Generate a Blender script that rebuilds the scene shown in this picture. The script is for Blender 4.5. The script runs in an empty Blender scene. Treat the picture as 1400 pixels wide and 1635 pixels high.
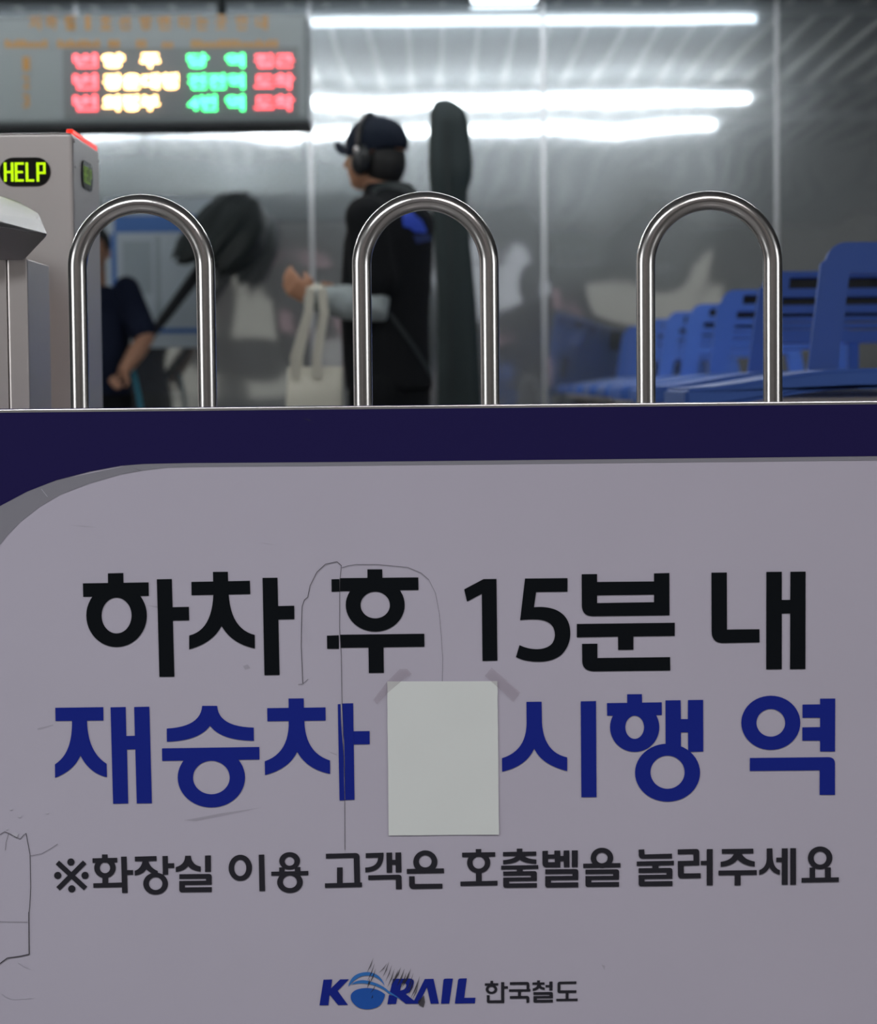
import bpy, bmesh, math, random
from mathutils import Vector, Matrix, geometry, noise

# ------------------------------------------------------------------ camera, world, lights
SC = bpy.context.scene
COL = SC.collection
CAM_H = 0.88
FPX = 3600.0
PITCH = math.radians(3.26)
ROLL = math.radians(0.55)

cam_data = bpy.data.cameras.new('camera')
cam = bpy.data.objects.new('camera', cam_data)
COL.objects.link(cam)
SC.camera = cam
cam_data.sensor_fit = 'HORIZONTAL'
cam_data.sensor_width = 36.0
cam_data.lens = FPX / 1400.0 * 36.0
cam.location = (0, 0, CAM_H)
R = Matrix.Rotation(math.pi / 2 - PITCH, 4, 'X') @ Matrix.Rotation(-ROLL, 4, 'Z')
cam.rotation_euler = R.to_euler()
cam_data.dof.use_dof = True
cam_data.dof.focus_distance = 3.0
cam_data.dof.aperture_fstop = 6.6
cam_data.clip_start = 0.05

world = bpy.data.worlds.new('world')
SC.world = world
world.use_nodes = True
world.node_tree.nodes['Background'].inputs[0].default_value = (0.75, 0.85, 1.0, 1)
world.node_tree.nodes['Background'].inputs[1].default_value = 0.25
SC.view_settings.view_transform = 'Standard'
SC.view_settings.look = 'None'
SC.view_settings.gamma = 1
SC.view_settings.use_curve_mapping = False
SC.view_settings.exposure = 0.0

TUBE = 25.0            # strength of the ceiling tubes
TUBE_DIM = 3.5         # the row against the rear wall

def area(name, loc, rot, sx, sy, power, color=(1, 1, 1)):
    l = bpy.data.lights.new(name, 'AREA')
    l.shape = 'RECTANGLE'; l.size = sx; l.size_y = sy; l.energy = power; l.color = color
    o = bpy.data.objects.new(name, l); COL.objects.link(o)
    o.location = loc; o.rotation_euler = rot
    return o
# unseen fill lamps added for the sign, spread kept off the steel wall
for x, pw, col in ((-1.3, 30, (0.95, 0.97, 1.0)), (0.9, 25, (1.0, 0.95, 0.96))):
    l = area('sign_fill_light', (x, 0.5, 2.96), (math.radians(22), 0, 0), 1.5, 0.6, pw, col)
    l.data.spread = math.radians(115)
# unseen fill lamps added to either side to brighten sign and hoops
for sx, pw in ((-1, 130), (1, 95)):
    l = area('side_fill_light', (sx * 8.6, -2.2, 1.9), (0, math.radians(90) * sx, 0), 2.2, 4.5, pw, (0.97, 0.98, 1.0))

CR = R.to_3x3()
def ray(px, py):
    return CR @ Vector(((px - 700) / FPX, -(py - 817.5) / FPX, -1.0))
def W(px, py, Y):
    d = ray(px, py); t = Y / d.y
    return Vector((d.x * t, Y, CAM_H + d.z * t))

# ------------------------------------------------------------------ helpers
def lin(c):
    return tuple(((v / 255) / 12.92 if v <= 10 else (((v / 255) + 0.055) / 1.055) ** 2.4) for v in c)

def mat(name, base, rough=0.5, metal=0.0, emit=None, es=0.0, spec=None, bump=0, bscale=40, alpha=1.0,
        mottled=0.0, mscale=3.0, coat=0.0, aniso=0.0):
    m = bpy.data.materials.new(name); m.use_nodes = True
    nt = m.node_tree; b = nt.nodes['Principled BSDF']
    b.inputs['Base Color'].default_value = (*base, 1)
    b.inputs['Roughness'].default_value = rough
    b.inputs['Metallic'].default_value = metal
    if spec is not None: b.inputs['Specular IOR Level'].default_value = spec
    if coat: b.inputs['Coat Weight'].default_value = coat
    if emit:
        b.inputs['Emission Color'].default_value = (*emit, 1)
        b.inputs['Emission Strength'].default_value = es
    b.inputs['Alpha'].default_value = alpha
    if mottled or bump:
        tc = nt.nodes.new('ShaderNodeTexCoord')
        if mottled:
            n = nt.nodes.new('ShaderNodeTexNoise'); n.inputs['Scale'].default_value = mscale
            n.inputs['Detail'].default_value = 6
            nt.links.new(tc.outputs['Object'], n.inputs['Vector'])
            mx = nt.nodes.new('ShaderNodeMix'); mx.data_type = 'RGBA'
            mx.inputs[6].default_value = (*[v * (1 - mottled) for v in base], 1)
            mx.inputs[7].default_value = (*[min(1, v * (1 + mottled)) for v in base], 1)
            nt.links.new(n.outputs['Fac'], mx.inputs[0]); nt.links.new(mx.outputs[2], b.inputs['Base Color'])
        if bump:
            n2 = nt.nodes.new('ShaderNodeTexNoise'); n2.inputs['Scale'].default_value = bscale
            nt.links.new(tc.outputs['Object'], n2.inputs['Vector'])
            bp = nt.nodes.new('ShaderNodeBump'); bp.inputs['Strength'].default_value = bump
            bp.inputs['Distance'].default_value = 0.002
            nt.links.new(n2.outputs['Fac'], bp.inputs['Height']); nt.links.new(bp.outputs[0], b.inputs['Normal'])
    return m

def tag(o, label=None, cat=None, group=None, kind=None):
    if label: o['label'] = label
    if cat: o['category'] = cat
    if group: o['group'] = group
    if kind: o['kind'] = kind
    return o
def thing(name, label, cat, loc=(0, 0, 0), group=None):
    o = bpy.data.objects.new(name, None); COL.objects.link(o)
    o.location = loc; o.empty_display_size = 0.1
    return tag(o, label, cat, group)
# sub-parts: their geometry is written in the same world frame as the part they belong to
def part(name, bm, m, parent, smooth=False, label=None):
    o = to_obj(name, bm, m, None, smooth)
    o.parent = parent
    root = parent
    while root.parent: root = root.parent
    if parent is root:
        o.matrix_parent_inverse = Matrix.Translation(-Vector(root.location))
    if label: o['label'] = label
    return o
def to_obj(name, bm, m, parent=None, smooth=False):
    if isinstance(bm, bpy.types.Mesh): me = bm
    else:
        me = bpy.data.meshes.new(name); bm.to_mesh(me); bm.free()
    me.materials.clear(); me.materials.append(m)
    if smooth:
        for p in me.polygons: p.use_smooth = True
    o = bpy.data.objects.new(name, me); COL.objects.link(o)
    if parent: o.parent = parent; o.matrix_parent_inverse = Matrix.Translation(-Vector(parent.location))
    return o
def struct(name, bm, m):
    return tag(to_obj(name, bm, m), kind='structure')

def box(bm, x0, x1, y0, y1, z0, z1, bev=0.0, seg=2):
    vs = [bm.verts.new(p) for p in ((x0,y0,z0),(x1,y0,z0),(x1,y1,z0),(x0,y1,z0),(x0,y0,z1),(x1,y0,z1),(x1,y1,z1),(x0,y1,z1))]
    fs = [bm.faces.new([vs[i] for i in f]) for f in ((0,3,2,1),(4,5,6,7),(0,1,5,4),(1,2,6,5),(2,3,7,6),(3,0,4,7))]
    if bev:
        es = list({e for f in fs for e in f.edges})
        bmesh.ops.bevel(bm, geom=es, offset=bev, segments=seg, profile=0.5, affect='EDGES')
    return bm
def boxm(*a, **k): return box(bmesh.new(), *a, **k)

def tube(bm, pts, r, n=16, caps=True):
    """tube along points; r number or list"""
    pts = [Vector(p) for p in pts]
    rs = r if isinstance(r, (list, tuple)) else [r] * len(pts)
    rings = []; prev = None
    for i, p in enumerate(pts):
        t = (pts[min(i+1, len(pts)-1)] - pts[max(i-1, 0)]).normalized()
        if prev is None:
            a = Vector((0, 1, 0)) if abs(t.y) < 0.9 else Vector((1, 0, 0))
            u = (a - t * a.dot(t)).normalized()
        else: u = (prev - t * prev.dot(t)).normalized()
        prev = u; v = t.cross(u)
        rings.append([bm.verts.new(p + (u * math.cos(k*2*math.pi/n) + v * math.sin(k*2*math.pi/n)) * rs[i]) for k in range(n)])
    for a, b in zip(rings, rings[1:]):
        for k in range(n): bm.faces.new((a[k], a[(k+1)%n], b[(k+1)%n], b[k]))
    if caps:
        bm.faces.new(rings[0][::-1]); bm.faces.new(rings[-1])
    return bm

def capsule(bm, pts, rs, n=14):
    """rounded tapered limb"""
    pts = [Vector(p) for p in pts]
    P = []; Q = []
    d0 = (pts[0] - pts[1]).normalized(); d1 = (pts[-1] - pts[-2]).normalized()
    for a in (0.99, 0.8, 0.45): P.append(pts[0] + d0 * rs[0] * a); Q.append(rs[0] * math.sqrt(1 - a*a))
    P += pts; Q += list(rs)
    for a in (0.45, 0.8, 0.99): P.append(pts[-1] + d1 * rs[-1] * a); Q.append(rs[-1] * math.sqrt(1 - a*a))
    return tube(bm, P, Q, n)

def ellipsoid(bm, c, rx, ry, rz, rot=None, n=20):
    M = Matrix.Translation(c) @ (rot.to_4x4() if rot else Matrix.Identity(4)) @ Matrix.Diagonal((rx, ry, rz, 1))
    bmesh.ops.create_uvsphere(bm, u_segments=n, v_segments=n//2+2, radius=1.0, matrix=M)
    return bm

def loft(bm, rings, n=24, expo=2.3):
    """rings: (centre, axis_a, ra, axis_b, rb); super-elliptic cross sections"""
    R_ = []
    for c, a, ra, b, rb in rings:
        vs = []
        for k in range(n):
            t = 2*math.pi*k/n; co, si = math.cos(t), math.sin(t)
            ca = math.copysign(abs(co)**(2/expo), co); sb = math.copysign(abs(si)**(2/expo), si)
            vs.append(bm.verts.new(Vector(c) + Vector(a)*ra*ca + Vector(b)*rb*sb))
        R_.append(vs)
    for a, b in zip(R_, R_[1:]):
        for k in range(n): bm.faces.new((a[k], a[(k+1)%n], b[(k+1)%n], b[k]))
    bm.faces.new(R_[0][::-1]); bm.faces.new(R_[-1])
    return bm

def fuse(bm, voxel=0.008, smooth=4, factor=0.5):
    """one continuous skin over overlapping volumes"""
    bmesh.ops.recalc_face_normals(bm, faces=bm.faces)
    me = bpy.data.meshes.new('tmp'); bm.to_mesh(me); bm.free()
    o = bpy.data.objects.new('tmp', me); COL.objects.link(o)
    r = o.modifiers.new('r', 'REMESH'); r.mode = 'VOXEL'; r.voxel_size = voxel
    s = o.modifiers.new('s', 'SMOOTH'); s.iterations = smooth; s.factor = factor
    dg = bpy.context.evaluated_depsgraph_get(); dg.update()
    res = bpy.data.meshes.new_from_object(o.evaluated_get(dg))
    bpy.data.objects.remove(o); bpy.data.meshes.remove(me)
    return res

def prism(bm, outline, holes, M, depth):
    """outline/holes in 2d, extruded along local z by depth; M maps local to world"""
    loops = [[Vector((x, y, 0)) for x, y in outline]] + [[Vector((x, y, 0)) for x, y in h] for h in holes]
    flat = [p for l in loops for p in l]
    tris = geometry.tessellate_polygon(loops)
    f = [bm.verts.new(M @ p) for p in flat]
    b = [bm.verts.new(M @ (p + Vector((0, 0, depth)))) for p in flat]
    for t in tris:
        try:
            bm.faces.new([f[i] for i in t]); bm.faces.new([b[i] for i in reversed(t)])
        except ValueError: pass
    k = 0
    for l in loops:
        n = len(l)
        for i in range(n):
            j = (i + 1) % n
            bm.faces.new((f[k+i], f[k+j], b[k+j], b[k+i]))
        k += n
    bmesh.ops.recalc_face_normals(bm, faces=bm.faces)
    return bm

def rrect(x0, y0, x1, y1, r, n=6):
    pts = []
    for cx, cy, a0 in ((x1-r, y0+r, -90), (x1-r, y1-r, 0), (x0+r, y1-r, 90), (x0+r, y0+r, 180)):
        for k in range(n+1):
            a = math.radians(a0 + 90*k/n); pts.append((cx + r*math.cos(a), cy + r*math.sin(a)))
    return pts

# ------------------------------------------------------------------ materials
def steel_sheet():
    m = bpy.data.materials.new('polished_sheet_steel'); m.use_nodes = True
    nt = m.node_tree; nt.nodes.clear(); N = nt.nodes.new; L = nt.links.new
    out = N('ShaderNodeOutputMaterial'); tc = N('ShaderNodeTexCoord')
    g1 = N('ShaderNodeBsdfGlossy'); g1.inputs['Roughness'].default_value = 0.045
    g1.inputs['Color'].default_value = (0.60, 0.64, 0.66, 1)
    g2 = N('ShaderNodeBsdfGlossy'); g2.inputs['Roughness'].default_value = 0.25
    g2.inputs['Color'].default_value = (0.60, 0.66, 0.69, 1)
    mx = N('ShaderNodeMixShader'); mx.inputs[0].default_value = 0.36
    L(g1.outputs[0], mx.inputs[1]); L(g2.outputs[0], mx.inputs[2]); L(mx.outputs[0], out.inputs[0])
    mp = N('ShaderNodeMapping'); mp.inputs['Scale'].default_value = (1.0, 1.0, 0.8); L(tc.outputs['Object'], mp.inputs['Vector'])
    n1 = N('ShaderNodeTexNoise'); n1.inputs['Scale'].default_value = 1.3; n1.inputs['Detail'].default_value = 1.0
    L(mp.outputs[0], n1.inputs['Vector'])
    n2 = N('ShaderNodeTexNoise'); n2.inputs['Scale'].default_value = 1.5; n2.inputs['Detail'].default_value = 1.0
    L(mp.outputs[0], n2.inputs['Vector'])
    # dents are stronger at body height
    sep = N('ShaderNodeSeparateXYZ'); L(tc.outputs['Object'], sep.inputs[0])
    mr = N('ShaderNodeMapRange'); mr.inputs['From Min'].default_value = 2.12; mr.inputs['From Max'].default_value = 1.5
    mr.inputs['To Min'].default_value = 0.03; mr.inputs['To Max'].default_value = 1.0
    L(sep.outputs['Z'], mr.inputs['Value'])
    mul = N('ShaderNodeMath'); mul.operation = 'MULTIPLY'; cen = N('ShaderNodeMath'); cen.operation = 'SUBTRACT'; cen.inputs[1].default_value = 0.5; L(n2.outputs['Fac'], cen.inputs[0]); L(cen.outputs[0], mul.inputs[0]); L(mr.outputs[0], mul.inputs[1])
    b1 = N('ShaderNodeBump'); b1.inputs['Distance'].default_value = 0.0045; b1.inputs['Strength'].default_value = 1
    L(n1.outputs['Fac'], b1.inputs['Height'])
    b2 = N('ShaderNodeBump'); b2.inputs['Distance'].default_value = 0.028; b2.inputs['Strength'].default_value = 1
    L(mul.outputs[0], b2.inputs['Height']); L(b1.outputs[0], b2.inputs['Normal'])
    L(b2.outputs[0], g1.inputs['Normal']); L(b2.outputs[0], g2.inputs['Normal'])
    return m
M_WALL = steel_sheet()
M_SEAM = mat('seam_steel', (0.62, 0.64, 0.66), 0.35, 1.0)
M_PIPE = mat('stainless_pipe', (0.66, 0.64, 0.62), 0.22, 1.0, bump=0.03, bscale=60)
M_RAIL = mat('rail_steel', (0.75, 0.73, 0.72), 0.28, 1.0)
M_BRUSH = mat('brushed_steel', (0.80, 0.745, 0.72), 0.40, 1.0, bump=0.02, bscale=90, mottled=0.05)
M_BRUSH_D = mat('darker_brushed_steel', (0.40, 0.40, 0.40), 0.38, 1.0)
M_BOARD = mat('white_vinyl', (0.60, 0.565, 0.665), 0.42, spec=0.3, mottled=0.035, mscale=5)
M_PURPLE = mat('purple_vinyl', (0.019, 0.014, 0.090), 0.4, spec=0.15)
M_GREYV = mat('grey_vinyl', (0.30, 0.295, 0.335), 0.42, spec=0.3)
M_INK = mat('black_ink', (0.006, 0.008, 0.0105), 0.4, spec=0.12)
M_INK2 = mat('charcoal_ink', (0.026, 0.025, 0.034), 0.4, spec=0.3)
M_INKB = mat('blue_ink', (0.008, 0.022, 0.30), 0.4, spec=0.3)
M_LOGO = mat('logo_blue', (0.02, 0.115, 0.50), 0.4, spec=0.3)
M_LOGO2 = mat('logo_sky_blue', (0.045, 0.21, 0.60), 0.4, spec=0.3)
M_CRACK = mat('crack_line', (0.06, 0.055, 0.065), 0.7)
M_CRACK2 = mat('soft_crack_line', (0.14, 0.13, 0.16), 0.7, alpha=0.6)
M_CRACKW = mat('pale_tear', (0.62, 0.60, 0.68), 0.6)
M_SCUFF = mat('black_scuff', (0.03, 0.028, 0.03), 0.7, alpha=0.72)
M_SMUDGE = mat('faint_smudge', (0.10, 0.095, 0.11), 0.7, alpha=0.16)
M_PAPER = mat("white_paper", (0.88, 0.92, 0.89), 0.6)
M_TAPE = mat('sticky_tape', (0.36, 0.27, 0.32), 0.3, alpha=0.22)
M_BLUE = mat('blue_seat_plastic', (0.08, 0.18, 0.58), 0.4, spec=0.3)
M_FLOOR = mat('polished_floor', (0.26, 0.255, 0.25), 0.22, mottled=0.2, mscale=1.5)
M_CEIL = mat('ceiling_metal', (0.24, 0.255, 0.275), 0.5)
M_SLAT = mat('ceiling_strip', (0.92, 0.91, 0.86), 0.42, 1.0)
M_BACKW = mat('rear_wall', (0.24, 0.23, 0.22), 0.7, mottled=0.8, mscale=0.7)
M_SIDEW = mat('side_wall', (0.28, 0.285, 0.29), 0.7)
M_HOUS = mat('white_housing', (0.8, 0.8, 0.8), 0.35)
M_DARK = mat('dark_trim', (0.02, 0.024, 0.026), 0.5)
M_TUBE = mat('lit_tube', (1, 1, 1), 0.5, emit=(0.95, 0.98, 1.0), es=TUBE)
M_TUBE2 = mat('lit_tube_soft', (1, 1, 1), 0.5, emit=(0.85, 0.93, 1.0), es=TUBE_DIM)
M_SKIN = mat('skin', (0.42, 0.21, 0.12), 0.5)
M_SKIN2 = mat('tanned_skin', (0.46, 0.24, 0.15), 0.5)
M_BLACKC = mat('black_cotton', (0.0065, 0.0075, 0.009), 0.85, spec=0.2)
M_CAP = mat('navy_cap_cloth', (0.009, 0.014, 0.026), 0.8, spec=0.2)
M_NAVY = mat('navy_cotton', (0.010, 0.015, 0.035), 0.85, spec=0.2)
M_SLEEVE = mat('grey_sleeve', (0.34, 0.385, 0.385), 0.8, mottled=0.4, mscale=25)
M_HAIR = mat('black_hair', (0.006, 0.006, 0.006), 0.6)
M_CUP = mat('headphone_plastic', (0.012, 0.014, 0.016), 0.35)
M_STRAP = mat('webbing', (0.018, 0.026, 0.027), 0.7)
M_TOTE = mat('natural_canvas', (0.58, 0.56, 0.47), 0.85, bump=0.3, bscale=200)
M_UMB = mat('umbrella_cloth', (0.020, 0.027, 0.026), 0.5)
M_CASE = mat('dark_case_cloth', (0.017, 0.029, 0.030), 0.7)
M_SHIRTLOGO = mat('blue_print', (0.03, 0.08, 0.55), 0.7)
M_BOARDG = mat('display_casing', (0.21, 0.24, 0.245), 0.4)
M_BOARDD = mat('display_window', (0.14, 0.155, 0.16), 0.3)
M_AMBERP = mat('amber_print', (0.40, 0.20, 0.04), 0.5)
M_RED = mat('red_led', (0, 0, 0), 0.5, emit=(1.0, 0.08, 0.10), es=5.0)
M_AMB = mat('amber_led', (0, 0, 0), 0.5, emit=(1.0, 0.55, 0.20), es=11)
M_GRN = mat('green_led', (0, 0, 0), 0.5, emit=(0.05, 1.0, 0.24), es=6.5)
M_HELP = mat('lime_led', (0, 0, 0), 0.5, emit=(0.55, 0.95, 0.0), es=1.15)
M_HELPBG = mat('help_window', (0.006, 0.006, 0.006), 0.2)
M_REDSTRIP = mat('red_lamp_strip', (0.5, 0.02, 0.01), 0.3, emit=(1, 0.03, 0.01), es=0.9)
M_POSTERW = mat('poster_white', (0.50, 0.58, 0.63), 0.5)
M_POSTERB = mat('poster_blue', (0.05, 0.17, 0.50), 0.5)
M_POSTERG = mat('poster_grey', (0.36, 0.43, 0.47), 0.5)
M_TEAL = mat('teal_strap', (0.03, 0.23, 0.33), 0.6)
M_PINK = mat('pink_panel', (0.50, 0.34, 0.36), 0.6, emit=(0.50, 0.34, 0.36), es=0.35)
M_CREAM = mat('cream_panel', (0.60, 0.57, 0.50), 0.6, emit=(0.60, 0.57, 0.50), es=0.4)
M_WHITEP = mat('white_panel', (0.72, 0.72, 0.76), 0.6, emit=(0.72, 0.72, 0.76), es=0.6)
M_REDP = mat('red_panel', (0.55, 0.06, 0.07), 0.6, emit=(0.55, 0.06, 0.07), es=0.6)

# ------------------------------------------------------------------ structure
YW = 12.0; CEIL = 3.0
struct('floor', boxm(-9, 9, -6.2, YW + 0.2, -0.1, 0), M_FLOOR)
struct('ceiling', boxm(-9, 9, -6.2, YW + 0.2, CEIL, CEIL + 0.1), M_CEIL)
struct('wall_back', boxm(-9, 9, YW, YW + 0.1, 0, CEIL), M_WALL)
struct('wall_front', boxm(-9, 9, -6.2, -6.1, 0, CEIL), M_BACKW)
struct('wall_left', boxm(-9.1, -9, -6.2, YW, 0, CEIL), M_SIDEW)
struct('wall_right', boxm(9, 9.1, -6.2, YW, 0, CEIL), M_SIDEW)
struct('trim_1', boxm(-9, 9, YW - 0.06, YW, 2.895, CEIL), M_DARK)
for i, px in enumerate((-245, 126, 497, 868, 1240, 1611)):     # cover strips between the steel sheets
    x = W(px, 300, YW).x
    struct('trim_%d' % (i + 2), boxm(x - 0.012, x + 0.012, YW - 0.004, YW, 0, 2.895, bev=0.0015), M_SEAM)
# thin bright ceiling strips running to the rear wall
bm = bmesh.new()
for k in range(-22, 26):
    x = k * 0.215 + 0.05
    box(bm, x - 0.014, x + 0.014, -6, 11.85, CEIL - 0.022, CEIL)
struct('trim_9', bm, M_SLAT)

# ------------------------------------------------------------------ ceiling lights
def tube_light(name, x0, x1, y, z, m, label, w=0.05, group='tube lights in rows across the ceiling'):
    t = thing(name, label, 'ceiling light', ((x0+x1)/2, y, z), group)
    part('housing', boxm(x0, x1 + 2.4, y - w, y + w, z + 0.03, z + 0.075), M_HOUS, t)  # extended past the tube to add pale bands to the mirrored rows
    b = bmesh.new(); tube(b, [(x0, y, z), (x1, y, z)], w * 0.45, 12)
    part('lit_tube', b, m, t, True)
    return t
for y, m, lab in ((7.95, M_TUBE, 'bright ceiling tube of the upper white band mirrored in the steel wall'),
                  (6.15, M_TUBE, 'bright ceiling tube of the lower white band mirrored in the steel wall'),
                  (11.42, M_TUBE2, 'soft ceiling tube closest to the steel wall, mirrored at its very top')):
    tube_light('ceiling_light', -5.2, 2.24 if y < 9 else 1.78, y, 2.87, m, lab, 0.05)
b_ = W(752, 2, 11.9); c_ = W(858, 2, 11.9)
t = thing('ceiling_light', 'short white lamp on the dark cornice, cut off by the top edge of the photo', 'ceiling light', (b_.x, 11.9, b_.z))
part('lit_tube', boxm(b_.x, c_.x, 11.88, 11.925, b_.z - 0.006, b_.z + 0.03, bev=0.01), M_TUBE2, t)
part('housing', boxm(b_.x - 0.02, c_.x + 0.02, 11.90, 11.94, b_.z + 0.005, b_.z + 0.05), M_DARK, t)

# glowing panels added behind the photographer for the steel wall to mirror
for x0, x1, z0, z1, m, lab in ((-2.1, -1.5, 1.5, 2.0, M_PINK, 'pink glowing panel added behind the viewer'),
        (1.0, 1.5, 1.2, 2.2, M_PINK, 'tall pink glowing panel added behind the viewer on the right'),
        (-3.6, -2.4, 1.1, 2.3, M_CREAM, 'large cream glowing panel added behind the viewer'),
        (2.0, 3.6, 1.5, 2.5, M_CREAM, 'large cream glowing panel added on the right behind the viewer'),
        (-0.6, -0.2, 0.4, 2.0, M_WHITEP, 'narrow white glowing panel added behind the viewer'),
        (-0.9, -0.7, 1.5, 2.0, M_REDP, 'small red glowing panel added behind the viewer'),
        (0.1, 0.8, 1.9, 2.5, M_WHITEP, 'wide white glowing panel added high on the wall behind the viewer')):
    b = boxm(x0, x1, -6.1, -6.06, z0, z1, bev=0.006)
    tag(to_obj('added_glow_panel', b, m), lab, 'poster', kind='structure')

# ------------------------------------------------------------------ gate barrier with sign
YP = 3.0; YAW = 0.0105
def PP(px, py, off=0.0):
    """point of the sign's front plane (off = metres towards the viewer)"""
    d = ray(px, py)
    y0 = YP - off
    t = y0 / (d.y - YAW * d.x)
    return Vector((0, 0, CAM_H)) + d * t
Rz = Matrix.Rotation(math.atan(YAW), 4, 'Z')
def onplane(bm):
    bmesh.ops.transform(bm, matrix=Matrix.Translation((0, YP, 0)) @ Rz, verts=bm.verts); return bm

def path(pts, n=12):
    out = []
    for p in pts:
        if len(p) == 2: out.append(p)
        else:
            x0, y0 = out[-1]; cx, cy, x1, y1 = p
            for k in range(1, n+1):
                t = k/n; out.append(((1-t)**2*x0 + 2*t*(1-t)*cx + t*t*x1, (1-t)**2*y0 + 2*t*(1-t)*cy + t*t*y1))
    return out
def ell(cx, cy, rx, ry, n=48): return [(cx + rx*math.cos(2*math.pi*k/n), cy + ry*math.sin(2*math.pi*k/n)) for k in range(n)]
class Print:
    """ink shapes in the plane of the sign"""
    def __init__(s, off): s.pc = []; s.cur = None; s.off = off; s.f = (0, 0, 1)
    def frame(s, ox, oy, sc): s.f = (ox, oy, sc); return s
    def add(s, loops):
        ox, oy, sc = s.f
        if s.cur is None:
            s.off += 6e-6; s.pc.append([])
        cx = ox + sum(x for x, y in loops[0]) / len(loops[0]) / sc
        L = [[PP(ox + x/sc, oy + y/sc, s.off) for x, y in l] for l in loops]
        flat2 = [[Vector((x, y, 0)) for x, y in l] for l in loops]
        tris = geometry.tessellate_polygon(flat2)
        s.pc[-1].append((cx, [p for l in L for p in l], tris))
        return s
    def begin(s): s.cur = None; s.off += 6e-6; s.pc.append([]); s.cur = 1
    def end(s): s.cur = None; return s
    def p(s, *pts): return s.add([path(pts)])
    def ph(s, pts, hole): return s.add([path(pts), path(hole)])
    def r(s, x0, y0, x1, y1, sk=0.010):
        d = sk * (x1 - x0) / 2
        return s.add([[(x0, y0+d), (x1, y0-d), (x1, y1-d), (x0, y1+d)]])
    def ring(s, cx, cy, rx, ry, ix, iy, icy=None):
        n = 48; o = ell(cx, cy, rx, ry, n); i = ell(cx, cy if icy is None else icy, ix, iy, n)
        s.begin()
        for k in range(n): s.add([[o[k], o[(k+1)%n], i[(k+1)%n], i[k]]])
        return s.end()
    def bb(s, x0, x1, y0, y1, a0, a1, b0, b1):   # ring from outer / inner bounds
        n = 48; o = ell((x0+x1)/2, (y0+y1)/2, (x1-x0)/2, (y1-y0)/2, n); i = ell((a0+a1)/2, (b0+b1)/2, (a1-a0)/2, (b1-b0)/2, n)
        s.begin()
        for k in range(n): s.add([[o[k], o[(k+1)%n], i[(k+1)%n], i[k]]])
        return s.end()
    def dot(s, cx, cy, r): return s.add([ell(cx, cy, r, r, 28)])
    def line(s, x0, y0, x1, y1, w):
        d = math.hypot(x1-x0, y1-y0); nx, ny = -(y1-y0)/d*w/2, (x1-x0)/d*w/2
        return s.add([[(x0+nx, y0+ny), (x1+nx, y1+ny), (x1-nx, y1-ny), (x0-nx, y0-ny)]])
    def poly(s, pts, w):
        s.begin()
        for a, b in zip(pts, pts[1:]): s.line(*a, *b, w)
        return s.end()
    def rieul(s, x0, x1, y0, y1):
        h = y1 - y0; w = x1 - x0; k = 0.010 * w
        Y = lambda t, x: y0 + h*t - k*((x - x0)/w - 0.5)
        r_ = h*0.16
        tk = 0.175 * w
        return s.p((x0, Y(0, x0)), (x1-r_, Y(0, x1)), (x1, Y(0, x1), x1, Y(0, x1)+r_), (x1, Y(.60, x1)), (x0+tk, Y(.60, x0)),
                   (x0+tk, Y(.725, x0)), (x1, Y(.725, x1)), (x1, Y(1, x1)), (x0+r_, Y(1, x0)), (x0, Y(1, x0), x0, Y(1, x0)-r_),
                   (x0, Y(.37, x0)), (x1-tk, Y(.37, x1)), (x1-tk, Y(.265, x1)), (x0, Y(.265, x0)))
    def mesh(s, pcs):
        bm = bmesh.new()
        for pc in pcs:
            for cx, P3, tris in pc:
                vs = [bm.verts.new(p) for p in P3]
                for t in tris:
                    try: f = bm.faces.new([vs[i] for i in t])
                    except ValueError: continue
                    f.normal_update()
                    if f.normal.y > 0: f.normal_flip()
        return bm
    def out(s, name, m, parent, label=None, cuts=None):
        if cuts is None: groups = [s.pc]
        elif cuts == 'each': groups = [[p] for p in s.pc]
        else:
            groups = [[] for _ in range(len(cuts) + 1)]
            for pc in s.pc:
                c = sum(q[0] for q in pc) / len(pc)
                groups[sum(c > k for k in cuts)].append(pc)
        for g in groups:
            if g: part(name, s.mesh(g), m, parent, label=label)

barrier = thing('gate_barrier', 'steel gate barrier with three hoops and a big white Korean notice board', 'barrier', (0, YP + 0.02, 0))
PXM = 1.0 / (FPX / YP)
top_z = PP(700, 647).z
b = boxm(-0.95, 0.95, -0.002, 0.045, top_z - 0.0045, top_z, bev=0.0012); onplane(b)
part('top_rail', b, M_RAIL, barrier)
# hoops
for cx, ytop in ((226, 326), (679, 321.5), (1132, 320.5)):
    c = PP(cx, ytop + 102, -0.02); r = 102 * PXM
    xl = (Rz.inverted() @ Vector((c.x, c.y - YP, 0))).x
    pts = [(xl - r, 0.02, top_z - 0.1)]
    for k in range(6): pts.append((xl - r, 0.02, top_z - 0.03 + (c.z - top_z + 0.02) * k / 6))
    for k in range(0, 49):
        a = math.pi - math.pi * k / 48
        pts.append((xl + r * math.cos(a), 0.02, c.z + r * math.sin(a)))
    for k in range(5, -1, -1): pts.append((xl + r, 0.02, top_z - 0.03 + (c.z - top_z + 0.02) * k / 6))
    pts.append((xl + r, 0.02, top_z - 0.1))
    b = bmesh.new(); tube(b, pts, 0.0128, 28); onplane(b)
    hp = part('hoop', b, M_PIPE, barrier, True)
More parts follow.
